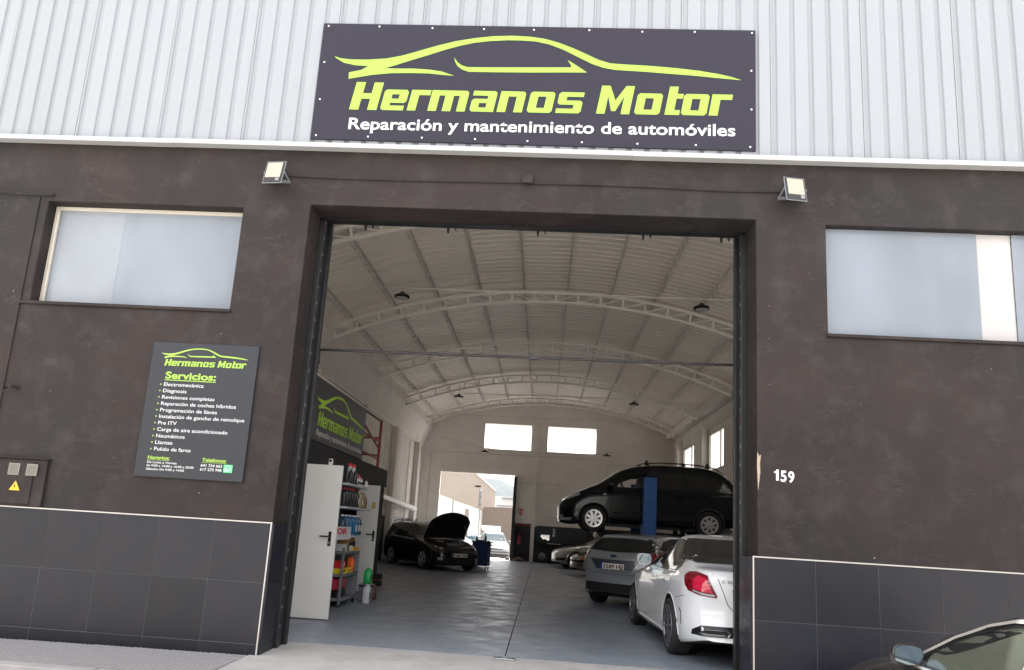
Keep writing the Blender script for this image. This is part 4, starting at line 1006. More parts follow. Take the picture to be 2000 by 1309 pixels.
bottle(-2.56, 5.14, .006, .34, .12, .16, SIL, BLK, 'silver grey oil bottle standing on the floor in front of the green canister', lab=BLK)
bottle(-2.60, 5.80, .006, .28, .12, .13, pc('brown red plastic', (.10, .02, .012)), BLK, 'dark brown red bottle on the floor behind the silver bottle')
bx = thing('tool_case', 'dark red and black tool case on the floor by the grey white door leaf', 'case', (-2.72, 7.2, 0))
b = MB(); b.box(-3.25, -3.06, 8.42, 8.70, .006, .27); b.build('case_body', M['matt_black'], bx, bevel=.02)
b = MB(); b.box(-3.251, -3.059, 8.415, 8.705, .14, .16); b.build('case_band', GRT, bx)

# ------------------------------------------------------------------ lamps and conduits under the roof
def bay_lamp(p, r, label, drop=.35):
    t = thing('high_bay_lamp', label, 'ceiling lamp', p, local=True, group='round black lamps hung under the roof')
    b = MB(); b.lathe((0, 0, 0), [(r*.92, 0), (r, .015), (r, .045), (r*.75, .075), (r*.35, .09), (r*.3, .13), (r*.12, .14)], n=24); b.build('housing', M['black_gloss'], t, smooth=True)
    b = MB(); b.lathe((0, 0, 0), [(r*.72, -.004), (r*.74, -.0005)], n=24); b.build('diffuser', mat('lamp diffuser', (.55, .55, .53), .4), t)
    b = MB(); b.tube([(0, 0, .14), (0, 0, .14+drop)], .008, 6); b.build('hanging_rod', M['steel'], t)
bay_lamp(onY(785, 582, 7.6), .17, 'left one of the two nearest black lamps, above the doorway view', .10)
bay_lamp(onY(1370, 605, 7.6), .17, 'right one of the two nearest black lamps, above the doorway view', .10)
bay_lamp(onY(896, 777, 17.6), .17, 'left one of the middle pair of black lamps below the arched trusses', .4)
bay_lamp(onY(1238, 792, 17.6), .17, 'right one of the middle pair of black lamps below the arched trusses', .4)
bay_lamp(onY(947, 884, 25.2), .17, 'left one of the far pair of lamps, under the left bright back window', .12)
bay_lamp(onY(1185, 892, 25.2), .17, 'right one of the far pair of lamps, under the right bright back window', .12)
cable('conduit', [onY(800, 563, 7.6), onY(1445, 588, 7.6)], .017, M['truss'], 'pale conduit carrying the two nearest lamps', 'conduit')
cable('conduit_wire', [onY(640, 556, 7.6), onY(720, 561, 7.6), onY(800, 563, 7.6)], .006, M['truss'], 'thin wire leading left from the nearest conduit', 'wire')
cable('conduit', [onY(905, 768, 17.6), onY(1425, 787, 17.6)], .015, M['truss'], 'pale conduit carrying the middle pair of lamps', 'conduit')
cable('conduit_wire', [onY(862, 852, 25.2), onY(945, 876, 25.2), onY(1060, 886, 25.2), onY(1165, 888, 25.2), onY(1240, 880, 25.2), onY(1320, 862, 25.2)], .014, M['purlin'], 'sagging dark wire along the back carrying the far lamps', 'wire')
cable('conduit_wire', [onY(868, 808, 24.2), onY(950, 812, 24.2), onY(1160, 822, 24.2), onY(1230, 824, 24.2)], .010, M['purlin'], 'straight thin wire above the bright back windows', 'wire')

# ------------------------------------------------------------------ cars
def interp(tab, x):
    """monotone cubic through (x, y) pairs"""
    n = len(tab)
    if x <= tab[0][0]: return tab[0][1]
    if x >= tab[-1][0]: return tab[-1][1]
    for i in range(n-1):
        if x <= tab[i+1][0]: break
    def sl_(k): return (tab[k+1][1]-tab[k][1])/(tab[k+1][0]-tab[k][0])
    def tg(k):
        if k == 0: return sl_(0)
        if k == n-1: return sl_(n-2)
        a, b_ = sl_(k-1), sl_(k)
        return 0 if a*b_ <= 0 else 2*a*b_/(a+b_)
    h = tab[i+1][0]-tab[i][0]; t = (x-tab[i][0])/h
    return (2*t**3-3*t*t+1)*tab[i][1]+(t**3-2*t*t+t)*h*tg(i)+(-2*t**3+3*t*t)*tab[i+1][1]+(t**3-t*t)*h*tg(i+1)

class Car:
    def __init__(s, spec, name, label, loc, heading, cat='car', z=0.0, paint=None, group=None, low=None):
        s.sp = spec; s.L = spec['L']; s.root = thing(name, label, cat, (loc[0], loc[1], z), local=True, rot=heading, group=group)
        s.paint = paint; s.shell(); s.wheels()
    def shell(s):
        sp = s.sp; L = s.L; st = []
        x = 0
        while x < .30: st.append(x); x += .03+x*.1
        while x < L-.36: st.append(x); x += .07
        r = .36
        while r > .004: st.append(L-r); r -= .03+r*.08
        st.append(L); rows = []
        roofw = sp['roofw']
        for q in st:
            zt = interp(sp['top'], q); zb = interp(sp['bot'], q); w_ = interp(sp['wid'], q); zs = min(interp(sp['belt'], q), zt-.06)
            g = max(0, min(1, (zt-zs-.09)/.34)); g = g*g*(3-2*g)
            wr = (.80*w_)*(1-g)+min(roofw, w_*.8)*g; wb = w_-.075*g-.05*(1-g)
            h = zs-zb; er = .05*g+.02
            P = [(0, zb), (w_*.5, zb), (w_-.12, zb), (w_-.045, zb+.025), (w_-.02, zb+.10), (w_-.004, zb+.30*h), (w_, zb+.55*h), (w_-.006, zb+.80*h), (w_-.022, zs-.045), (wb+.012, zs-.008), (wb, zs+.012)]
            ex = wr+.01; ez = zt-er
            for f in (.25, .5, .75): P.append((wb+(ex-wb)*f+.018*g*math.sin(f*math.pi), zs+.012+(ez-zs-.012)*f))
            P += [(ex, ez), (wr-.045, zt-er*.45), (wr-.13, zt-er*.18), (wr*.5, zt-.004), (0, zt)]
            rows.append(P)
        sub = 2; out = []
        for P in rows:
            q_ = []
            for i in range(len(P)-1):
                p0 = P[max(i-1, 0)]; p1 = P[i]; p2 = P[i+1]; p3 = P[min(i+2, len(P)-1)]
                for k in range(sub):
                    t = k/sub
                    f = lambda a, b_, c_, d: .5*((2*b_)+(-a+c_)*t+(2*a-5*b_+4*c_-d)*t*t+(-a+3*b_-3*c_+d)*t**3)
                    q_.append((max(0, f(p0[0], p1[0], p2[0], p3[0])), f(p0[1], p1[1], p2[1], p3[1])) if 0 < i < len(P)-2 else (p1[0]+(p2[0]-p1[0])*t, p1[1]+(p2[1]-p1[1])*t))
            q_.append(P[-1]); out.append(q_)
        m = len(out[0]); n = len(st)
        fk, rk = sp.get('fcurve', .12), sp.get('rcurve', .07)
        def pos(q, y, z):
            wd = .9
            fx = interp(sp['front'], z)+fk*(y/wd)**2; rx = interp(sp['rear'], z)+rk*(y/wd)**2
            a = max(0, 1-q/.8)**1.6; b_ = max(0, 1-(L-q)/.7)**1.6
            return (L/2-(q+fx*a-rx*b_), y, z)
        bm = bmesh.new(); g = {}
        for i, q in enumerate(st):
            for j in range(m):
                y, z = out[i][j]
                for sd_ in ((1,) if j in (0, m-1) else (1, -1)): g[i, j, sd_] = bm.verts.new(pos(q, y*sd_, z))
                if j in (0, m-1): g[i, j, -1] = g[i, j, 1]
        for i in range(n-1):
            for j in range(m-1):
                for sd_ in (1, -1):
                    f = [g[i, j, sd_], g[i+1, j, sd_], g[i+1, j+1, sd_], g[i, j+1, sd_]]
                    if sd_ < 0: f.reverse()
                    try: bm.faces.new(list(dict.fromkeys(f)))
                    except ValueError: pass
        NC = 12
        for i, q in ((0, st[0]), (n-1, st[-1])):
            grid = {}
            for j in range(m):
                y, z = out[i][j]
                for k in range(NC+1):
                    if k == 0: grid[j, k] = g[i, j, 1]
                    elif k == NC: grid[j, k] = g[i, j, -1]
                    elif j in (0, m-1): grid[j, k] = g[i, j, 1]
                    else: grid[j, k] = bm.verts.new(pos(q, y*(1-2*k/NC), z))
            for j in range(m-1):
                for k in range(NC):
                    f = list(dict.fromkeys([grid[j, k], grid[j, k+1], grid[j+1, k+1], grid[j+1, k]]))
                    if i: f.reverse()
                    if len(f) > 2:
                        try: bm.faces.new(f)
                        except ValueError: pass
        bmesh.ops.remove_doubles(bm, verts=bm.verts, dist=1e-6) if False else None
        bmesh.ops.recalc_face_normals(bm, faces=bm.faces)
        s.bvh = BVHTree.FromBMesh(bm)
        me = bpy.data.meshes.new('body'); bm.to_mesh(me); bm.free()
        me.materials.append(s.paint); me.materials.append(M['under'])
        o = bpy.data.objects.new('body', me); COL.objects.link(o); o.parent = s.root
        # wheel arches and see-through windows
        cut = MB(); R_a = sp['wr']+.055
        for q in sp['wheels']:
            for sd_ in (1, -1):
                cut.lathe((L/2-q, sd_*.56, sp['wr']), [(R_a, 0), (R_a, .6)], (0, sd_, 0), 40)
        for poly in sp.get('holes', []):
            cut.prism([(L/2-a, -1.2, z) for a, z in poly], (0, 2.4, 0))
        cm = cut.build('cutter', M['under'], s.root); md = o.modifiers.new('b', 'BOOLEAN'); md.operation = 'DIFFERENCE'; md.object = cm; md.solver = 'EXACT'
        b0 = bmesh.new(); b0.from_mesh(me); v0 = b0.calc_volume(); b0.free()
        for solver, self_ in (('EXACT', False), ('EXACT', True), ('FAST', False)):
            md.solver = solver; md.use_self = self_; dg = bpy.context.evaluated_depsgraph_get(); dg.update()
            nm = bpy.data.meshes.new_from_object(o.evaluated_get(dg))
            b0 = bmesh.new(); b0.from_mesh(nm); v1 = b0.calc_volume(); b0.free()
            if v0*.85 < v1 < v0-.2: break
        print('cut', s.root.name, solver, self_, round(v0, 3), round(v1, 3))
        if len(nm.polygons) > 500: o.modifiers.clear(); o.data = nm; me = nm
        else: o.modifiers.clear()
        bpy.data.objects.remove(cm)
        if len(me.materials) < 2: me.materials.append(M['under'])
        bm = bmesh.new(); bm.from_mesh(me)
        for f in bm.faces:
            f.smooth = True; c_ = f.calc_center_median(); f.material_index = 0
            for q in sp['wheels']:
                d = math.hypot(c_.x-(L/2-q), c_.z-sp['wr'])
                if d < R_a-.001 and abs(c_.y) > .5 and abs(f.normal.y) < .999 or (abs(abs(c_.y)-.56) < .004 and abs(f.normal.y) > .9): 
                    if d < R_a+.003: f.material_index = 1
            if f.normal.z < -.85 and c_.z < .45: f.material_index = 1
            for poly in sp.get('holes', []):
                xs_ = [L/2-a for a, z in poly]; zs_ = [z for a, z in poly]
                if min(xs_)-.002 < c_.x < max(xs_)+.002 and min(zs_)-.002 < c_.z < max(zs_)+.002 and abs(c_.y) < .80 and abs(f.normal.y) < .15 and s.inpoly((c_.x, c_.z), [(L/2-a, z) for a, z in poly], .004): f.material_index = 1
        for e in bm.edges:
            if len(e.link_faces) == 2 and (e.calc_face_angle(0) > R(38) or e.link_faces[0].material_index != e.link_faces[1].material_index): e.smooth = False
        bm.to_mesh(me); bm.free(); s.body = o
        s.arches(R_a)
    def inpoly(s, p, poly, tol):
        for i in range(len(poly)):
            a = Vector(poly[i]); b_ = Vector(poly[(i+1) % len(poly)]); d = b_-a; t = max(0, min(1, (Vector(p)-a).dot(d)/max(d.length_squared, 1e-9)))
            if (a+d*t-Vector(p)).length < tol: return True
        return False
    def arches(s, Ra):
        for q in s.sp['wheels']:
            for sd_ in (1, -1):
                pts = []
                for k in range(21):
                    a = R(-8+196*k/20); x_ = s.L/2-q+Ra*math.cos(a)*1.01; z_ = s.sp['wr']+Ra*math.sin(a)*1.01
                    h = s.bvh.ray_cast(Vector((x_, sd_*3, z_)), Vector((0, -sd_, 0)))
                    if h[0] is not None: pts.append(Vector((x_, h[0].y-.004*sd_, z_)))
                if len(pts) > 5:
                    b = MB(); b.tube(pts, .011, 6); b.build('arch_lip', s.sp.get('lip', s.paint), s.body, smooth=True)
    def cast(s, where, a, z, skew=0.0):
        L = s.L; sk = math.tan(R(skew))
        if where in ('left', 'right'):
            sd_ = 1 if where == 'left' else -1; x_ = L/2-a
            o = Vector((x_, sd_*3, z)); d = Vector((0, -sd_, 0))
        elif where in ('rear', 'front'):
            sg = -1 if where == 'rear' else 1
            if a < 0: sk = -sk
            # polygon drawn on the plane x = end; ray comes from outside, skewed towards the flank
            o = Vector((sg*(L/2+3), a+3*sk, z)); d = Vector((-sg, -sk, 0)).normalized()
        else:
            o = Vector((L/2-z, a, 5)); d = Vector((0, 0, -1))      # 'top': a = y, z = distance from nose
        h = s.bvh.ray_cast(o, d)
        return h[0], h[1], -d
    def patch(s, name, where, poly, m, off=.006, skew=0.0, parent=None, step=.045, thick=0.0, border=None):
        bm = bmesh.new(); vs = [bm.verts.new((p[0], p[1], 0)) for p in poly]; bm.faces.new(vs)
        for ax in (0, 1):
            lo, hi = min(p[ax] for p in poly), max(p[ax] for p in poly); k = lo+step
            while k < hi-.004:
                co = [0, 0, 0]; co[ax] = k; no = [0, 0, 0]; no[ax] = 1
                bmesh.ops.bisect_plane(bm, geom=bm.verts[:]+bm.edges[:]+bm.faces[:], plane_co=co, plane_no=no); k += step
        bmesh.ops.triangulate(bm, faces=[f for f in bm.faces if len(f.verts) > 4])
        bad = []
        for v in bm.verts:
            loc, no, back = s.cast(where, v.co.x, v.co.y, skew)
            if loc is None: bad.append(v)
            else: v.co = loc+(no if no.dot(back) > 0 else -no)*off
        bmesh.ops.delete(bm, geom=bad, context='VERTS')
        if len(bm.faces) == 0: bm.free(); return None
        bmesh.ops.recalc_face_normals(bm, faces=bm.faces)
        f0 = bm.faces[:][len(bm.faces)//2]; loc, no, back = None, None, None
        back = Vector(s.cast(where, *( (sum(p[0] for p in poly)/len(poly)), (sum(p[1] for p in poly)/len(poly)) ), skew)[2])
        if sum(f.normal.dot(back) for f in bm.faces) < 0: bmesh.ops.reverse_faces(bm, faces=bm.faces)
        if thick:
            ex = bmesh.ops.extrude_face_region(bm, geom=bm.faces[:]); nv = [e for e in ex['geom'] if isinstance(e, bmesh.types.BMVert)]
            for v in nv: v.co += back*thick
            bmesh.ops.recalc_face_normals(bm, faces=bm.faces)
        for f in bm.faces: f.smooth = True
        me = bpy.data.meshes.new(name); bm.to_mesh(me); bm.free(); me.materials.append(m)
        o = bpy.data.objects.new(name, me); COL.objects.link(o); o.parent = parent or s.root
        if border: s.line('seal', where, poly+[poly[0]], border[0], border[1], off+.002, skew, parent=o)
        return o
    def line(s, name, where, pts, width, m, off=.0025, skew=0.0, parent=None):
        d_ = []
        for i in range(len(pts)-1):
            a, b_ = Vector(pts[i]), Vector(pts[i+1]); k = max(1, int((b_-a).length/.05))
            d_ += [a.lerp(b_, t/k) for t in range(k)]
        d_.append(Vector(pts[-1])); P3 = []
        for p in d_:
            loc, no, back = s.cast(where, p.x, p.y, skew)
            if loc is not None: P3.append((loc, no if no.dot(back) > 0 else -no))
        if len(P3) < 2: return None
        vs = []; fs = []
        for i, (p, no) in enumerate(P3):
            t = (P3[min(i+1, len(P3)-1)][0]-P3[max(i-1, 0)][0])
            if t.length < 1e-6: t = Vector((1, 0, 0))
            sdv = t.normalized().cross(no).normalized()*width/2; q = p+no*off
            vs += [q-sdv, q+sdv]
            if i: fs.append((2*i-2, 2*i-1, 2*i+1, 2*i))
        b = MB(); b.add(vs, fs); return b.build(name, m, parent or s.body, recalc=False)
    def wheels(s):
        sp = s.sp; r = sp['wr']; tw = sp.get('tw', .205); style = sp.get('rim', 'spoke5'); rr = sp.get('rimr', r*.70)
        rm = sp.get('rimmat', M['rimsilver'])
        src = None
        for q in sp['wheels']:
            for sd_ in (1, -1):
                loc = (s.L/2-q, sd_*(sp['track']), r)
                if src is None:
                    e = bpy.data.objects.new('wheel', None)
                    b = MB(); hw = tw/2
                    b.lathe((0, 0, 0), [(rr-.01, -hw+.012), (rr+.012, -hw), (r-.035, -hw-.004), (r-.010, -hw+.014), (r, -hw+.032), (r, -.052), (r-.008, -.049), (r-.008, -.043), (r, -.040), (r, -.004), (r-.008, -.003), (r-.008, .003), (r, .004), (r, .040), (r-.008, .043), (r-.008, .049), (r, .052), (r, hw-.032), (r-.010, hw-.014), (r-.035, hw+.004), (rr+.012, hw), (rr-.01, hw-.012)], (0, 1, 0), 44)
                    ty = b.build('wheel', M['rubber'], s.root, smooth=True, angle=30)
                    b = MB(); b.lathe((0, 0, 0), [(rr*.98, hw-.012), (rr+.014, hw+.001), (rr+.012, hw+.006), (rr-.012, hw+.004), (rr-.02, hw-.02), (rr-.03, -hw+.02)], (0, 1, 0), 40, caps=False)
                    b.build('rim', rm, ty, smooth=True, angle=40)
                    b = MB(); b.lathe((0, 0, 0), [(rr-.015, hw-.065), (rr-.015, hw-.06)], (0, 1, 0), 32); b.build('brake_disc', M['under'], ty)
                    b = MB(); y1 = hw-.004
                    if style == 'steel8':
                        b.lathe((0, 0, 0), [(rr*.45, y1-.04), (rr*.50, y1-.005), (rr*.40, y1+.004), (rr*.2, y1+.004), (rr*.16, y1+.016), (0.001, y1+.018)], (0, 1, 0), 32)
                        for k in range(8):
                            a = 2*math.pi*k/8+.39; c0, s0_ = math.cos(a), math.sin(a); t_ = Vector((-s0_, 0, c0)); ra = Vector((c0, 0, s0_))
                            b.obox(ra*rr*.73+Vector((0, y1-.012, 0)), ra*rr*.26, t_*rr*.155, Vector((0, .01, 0)))
                        b.lathe((0, 0, 0), [(rr*.84, y1-.02), (rr*.86, y1-.002), (rr*.99, y1), (rr*.99, y1-.02)], (0, 1, 0), 36, caps=False)
                    else:
                        ns = {'spoke5': 5, 'spoke10': 10, 'spoke7': 7}[style]; wdt = {5: .16, 10: .075, 7: .12}[ns]
                        for k in range(ns):
                            a = 2*math.pi*k/ns+.3; ra = Vector((math.cos(a), 0, math.sin(a))); t_ = Vector((-math.sin(a), 0, math.cos(a)))
                            if ns == 5:
                                for dd in (-.16, .16):
                                    rb = Vector((math.cos(a+dd), 0, math.sin(a+dd)))
                                    b.bar(ra*rr*.12+Vector((0, y1-.012, 0)), rb*rr*.99+Vector((0, y1-.006, 0)), rr*.10, .02, up=(0, 1, 0))
                            else: b.bar(ra*rr*.12+Vector((0, y1-.012, 0)), ra*rr*.99+Vector((0, y1-.006, 0)), rr*wdt*1.6, .022, up=(0, 1, 0))
                        b.lathe((0, 0, 0), [(rr*.22, y1-.03), (rr*.22, y1), (rr*.14, y1+.006), (.001, y1+.006)], (0, 1, 0), 20)
                    b.build('spokes', rm, ty, bevel=.003)
                    src = ty; ty.location = loc; ty.rotation_euler = (0, 0, 0)
                else:
                    c_ = src.copy(); COL.objects.link(c_); c_.parent = s.root; c_.location = loc; c_.rotation_euler = (0, random.uniform(0, 1) if sd_ > 0 else random.uniform(0, 1), 0 if sd_ > 0 else math.pi)
                    for ch_ in list(src.children):
                        d = ch_.copy(); COL.objects.link(d); d.parent = c_
    def mirrors(s, q, z, m, w_=.20, h=.13, out=.115, glass=True):
        for sd_, wh in ((1, 'left'), (-1, 'right')):
            loc, no, _ = s.cast(wh, q, z-.06)
            if loc is None: continue
            c_ = Vector((s.L/2-q, loc.y+sd_*(out+.02), z))
            b = MB(); vs = []; n = 14; lv = [(-.075, .35), (-.065, .62), (-.035, .9), (.0, 1.0), (.035, 1.0), (.045, .94)]
            for (dx, f) in lv:
                for j in range(n):
                    a = 2*math.pi*j/n; e = .62
                    yy = math.copysign(abs(math.cos(a))**e, math.cos(a))*w_/2*f; zz = math.copysign(abs(math.sin(a))**e, math.sin(a))*h/2*f
                    vs.append((c_.x-dx, c_.y+yy, c_.z+zz+.006*yy*sd_))
            fs = [(i*n+j, i*n+(j+1) % n, (i+1)*n+(j+1) % n, (i+1)*n+j) for i in range(len(lv)-1) for j in range(n)]+[tuple(range(n-1, -1, -1)), tuple((len(lv)-1)*n+j for j in range(n))]
            b.add(vs, fs); mo = b.build('wing_mirror', m, s.root, smooth=True, angle=50)
            b = MB(); b.bar((c_.x, loc.y-.03*sd_, z-.05), (c_.x, c_.y-sd_*w_*.25, z-.04), .05, .03); b.build('mirror_arm', M['black_gloss'], mo, bevel=.006)
            vs = []
            for j in range(n):
                a = 2*math.pi*j/n; e = .62
                vs.append((c_.x-.0465, c_.y+math.copysign(abs(math.cos(a))**e, math.cos(a))*w_*.44, c_.z+math.copysign(abs(math.sin(a))**e, math.sin(a))*h*.42))
            b = MB(); b.add(vs, [tuple(range(n))]); g_ = b.build('mirror_glass', M['mirror'], mo)
    def plate(s, where, z, body, wd=.52, h=.11, skip=.0):
        sg = -1 if where == 'rear' else 1
        loc, no, _ = s.cast(where, 0, z)
        if loc is None: return
        x_ = loc.x+sg*.02
        ux = Vector((0, -1, 0)) if sg < 0 else Vector((0, 1, 0))
        t = MB(); t.box(*sorted((x_-sg*.012, x_)), -wd/2, wd/2, z-h/2, z+h/2); pl = t.build('number_plate', M['plate'], s.root, bevel=.003)
        o = Vector((x_+sg*.0015, 0, z-h/2))
        b = MB(); e = o-ux*(wd/2-.003); u = ux*.04
        b.add([e, e+u, e+u+Vector((0, 0, h)), e+Vector((0, 0, h))], [(0, 1, 2, 3)]); b.build('country_band', M['plateblue'], pl, recalc=False)
        text(body, 'plate_lettering', M['platetext'], pl, o-ux*(wd/2-.06)+Vector((0, 0, .018)), ux, UZ, width=wd-.08, height=h-.036, bold=.025, depth=.001)

def basic(L, W, H, **k):
    d = dict(L=L, roofw=.58, wheels=(.88, L-.95), wr=.32, track=W-.12,
             bot=[(0, .26), (.25, .18), (.9, .16), (L-.8, .17), (L-.3, .21), (L, .30)],
             wid=[(0, W*.70), (.06, W*.78), (.18, W*.875), (.4, W*.95), (.9, W*.99), (1.6, W), (L-1.2, W), (L-.5, W*.965), (L-.2, W*.90), (L-.06, W*.84), (L, W*.80)],
             front=[(.1, .06), (.35, .0), (.55, .0), (.75, .05), (.95, .2)], rear=[(.1, -.08), (.3, -.02), (.5, .0), (.8, -.01), (1.0, -.05), (1.3, -.12)])
    d.update(k); return d

# --- white saloon, right foreground inside the doorway
sp = basic(4.69, .905, 1.44, wheels=(.80, 3.66), wr=.335, track=.79, tw=.245, rim='spoke10', rimr=.245, rimmat=M['rimdark'], roofw=.53, bot=[(0, .26), (.25, .18), (.9, .16), (3.9, .18), (4.3, .23), (4.69, .30)],
  top=[(0, .66), (.08, .74), (.45, .84), (1.2, .96), (1.45, 1.01), (1.9, 1.26), (2.3, 1.435), (2.75, 1.485), (3.2, 1.44), (3.65, 1.30), (4.0, 1.15), (4.2, 1.095), (4.45, 1.08), (4.62, 1.06), (4.69, 1.01)],
  belt=[(0, .62), (1.3, .90), (2.5, .945), (3.6, .975), (4.3, .98), (4.69, .92)], rcurve=.14,
  rear=[(.1, -.10), (.3, -.04), (.45, .02), (.62, .05), (.8, .0), (1.05, -.03), (1.1, -.03)])
wc = Car(sp, 'white_saloon', 'white four door saloon seen from behind, just inside the right of the doorway', (2.85, 3.36), R(91.8), paint=M['body_white'])
for side in ('left', 'right'):
    wc.patch('side_window', side, [(1.62, .985), (1.9, 1.18), (2.2, 1.325), (2.5, 1.39), (2.70, 1.40), (2.73, .985)], M['glass'], border=(.02, M['black_gloss']))
    wc.patch('side_window', side, [(2.79, .99), (2.76, 1.40), (3.05, 1.38), (3.35, 1.30), (3.60, 1.18), (3.74, 1.06), (3.66, 1.005)], M['glass'], border=(.02, M['black_gloss']))
    for pts in ([(1.45, .30), (1.42, .6), (1.55, .97)], [(2.76, .24), (2.77, .6), (2.76, .975)], [(3.28, .40), (3.35, .55), (3.66, .82), (3.74, 1.0)], [(1.5, .24), (3.2, .24)]):
        wc.line('door_seam', side, pts, .007, M['gap'])
    wc.line('shoulder_crease', side, [(1.0, .80), (2.4, .80), (3.6, .84)], .006, M['body_white'], off=.006)
    for q in (2.55, 3.35): wc.patch('door_handle', side, [(q, .86), (q+.19, .865), (q+.19, .895), (q, .89)], M['body_white'], off=.002, thick=.028)
    wc.patch('side_sill', side, [(1.25, .20), (3.22, .20), (3.22, .25), (1.25, .25)], M['body_white'], off=.0, thick=.02)
wc.line('window_trim', 'left', [(1.62, .975), (2.75, .975), (3.72, .995)], .016, M['chrome'], off=.009)
wc.patch('rear_window', 'rear', [(-.53, 1.40), (.53, 1.40), (.61, 1.28), (.69, 1.16), (.66, 1.125), (-.66, 1.125), (-.69, 1.16), (-.61, 1.28)], M['glass'], off=.016, border=(.02, M['black_gloss']))
wc.patch('windscreen', 'front', [(-.60, 1.36), (.60, 1.36), (.74, 1.06), (-.74, 1.06)], M['glass'])
for sg in (1, -1):
    lamp = [(.70*sg, 1.00), (.86*sg, 1.03), (1.0*sg, 1.02), (1.06*sg, .97), (1.03*sg, .88), (.97*sg, .82), (.80*sg, .785), (.60*sg, .765), (.585*sg, .785)]
    lo = wc.patch('tail_lamp', 'rear', lamp, M['redlamp'], off=.010, skew=26)
    if lo:
        wc.patch('lamp_core', 'rear', [(.71*sg, .965), (.84*sg, .985), (.90*sg, .94), (.89*sg, .85), (.76*sg, .825), (.635*sg, .815)], M['redlampl'], off=.016, skew=26, parent=lo)
        wc.patch('reverse_lamp', 'rear', [(.62*sg, .805), (.76*sg, .812), (.89*sg, .838), (.88*sg, .818), (.78*sg, .797), (.61*sg, .780)], M['clearlamp'], off=.018, skew=26, parent=lo)
    wc.patch('diffuser', 'rear', [(.84*sg, .345), (.83*sg, .40), (.74*sg, .455), (.30*sg, .46), (.30*sg, .345)], M['black_gloss'], off=.006, skew=10)
    ex = wc.patch('exhaust_trim', 'rear', [(.76*sg, .375), (.71*sg, .412), (.46*sg, .415), (.41*sg, .385), (.45*sg, .352), (.70*sg, .350)], M['chrome'], off=.016, skew=10, thick=.02)
    if ex: wc.patch('exhaust_opening', 'rear', [(.735*sg, .376), (.70*sg, .402), (.475*sg, .405), (.435*sg, .385), (.465*sg, .362), (.69*sg, .360)], M['gap'], off=.045, skew=10, parent=ex)
    wc.line('bumper_vent', 'left' if sg > 0 else 'right', [(4.14, .60), (4.20, .56), (4.20, .42)], .022, M['gap'])
    wc.line('boot_seam', 'rear', [(.66*sg, 1.06), (.56*sg, .98), (.50*sg, .84), (.44*sg, .70), (.36*sg, .62), (0, .60)], .007, M['gap'])
wc.line('bumper_seam', 'left', [(3.98, .70), (4.3, .755)], .006, M['gap'])
wc.patch('plate_recess', 'rear', [(-.36, .66), (.36, .66), (.40, .86), (-.40, .86)], M['greypaint'], off=.004)
wc.patch('recess_trim', 'rear', [(-.42, .87), (.42, .87), (.42, .90), (-.42, .90)], M['body_white'], off=.004, thick=.03)
loc, _, _ = wc.cast('rear', .5, .95)
bt = text('C 220', 'model_badge', M['greypaint'], wc.root, (loc.x-.012, .52, .935), (0, -1, 0), UZ, width=.15, height=.032, bold=.02, depth=.004)
wc.mirrors(1.72, 1.07, M['body_white'], .22, .17, .10)
wc.patch('headlamp', 'front', [(.45, .62), (.85, .70), (.98, .76), (.6, .74)], M['clearlamp'], off=.006, skew=26)

# --- grey hatchback
h_ = R(35); hx, hy = math.sin(h_), math.cos(h_)
sp = basic(4.36, .915, 1.48, wheels=(.90, 3.52), wr=.315, track=.78, roofw=.60,
  top=[(0, .62), (.1, .74), (.9, .95), (1.15, 1.02), (1.85, 1.37), (2.3, 1.475), (3.0, 1.475), (3.6, 1.43), (3.85, 1.38), (4.0, 1.28), (4.15, 1.12), (4.28, 1.04), (4.36, .98)],
  belt=[(0, .6), (1.1, .90), (2.5, .96), (3.6, 1.03), (4.1, 1.02), (4.36, .93)], rcurve=.24,
  rear=[(.1, -.12), (.3, .02), (.5, .07), (.62, .05), (.72, -.02), (.9, -.02), (1.0, -.03), (1.3, -.12)])
rc_ = Vector((1.79, 7.25)); ctr = rc_+Vector((hx, hy))*(4.36/2)
fc = Car(sp, 'grey_hatchback', 'blue grey hatchback with number plate 3589 HJJ, left of the white saloon', ctr, R(90)-h_, paint=M['body_grey'])
for side in ('left', 'right'):
    fc.patch('side_window', side, [(1.4, 1.0), (1.85, 1.25), (2.3, 1.385), (2.55, 1.40), (2.55, .995)], M['glass'])
    fc.patch('side_window', side, [(2.62, 1.0), (2.62, 1.40), (3.1, 1.39), (3.55, 1.31), (3.78, 1.19), (3.62, 1.06)], M['glass'], border=(.014, M['black_gloss']))
    for pts in ([(2.58, .28), (2.58, .98)], [(3.2, .45), (3.5, .75), (3.6, 1.0)]): fc.line('door_seam', side, pts, .007, M['gap'])
    fc.patch('door_handle', side, [(3.15, .88), (3.33, .885), (3.33, .915), (3.15, .91)], M['body_grey'], off=.0, thick=.025)
fc.patch('rear_window', 'rear', [(-.52, 1.37), (.52, 1.37), (.64, 1.30), (.76, 1.16), (.70, 1.10), (0, 1.075), (-.70, 1.10), (-.76, 1.16), (-.64, 1.30)], M['glass'], border=(.012, M['black_gloss']))
fc.patch('windscreen', 'front', [(-.6, 1.38), (.6, 1.38), (.72, 1.06), (-.72, 1.06)], M['glass'])
fc.patch('roof_spoiler', 'top', [(-.55, 3.72), (.55, 3.72), (.52, 3.93), (-.52, 3.93)], M['body_grey'], off=.0, thick=.02)
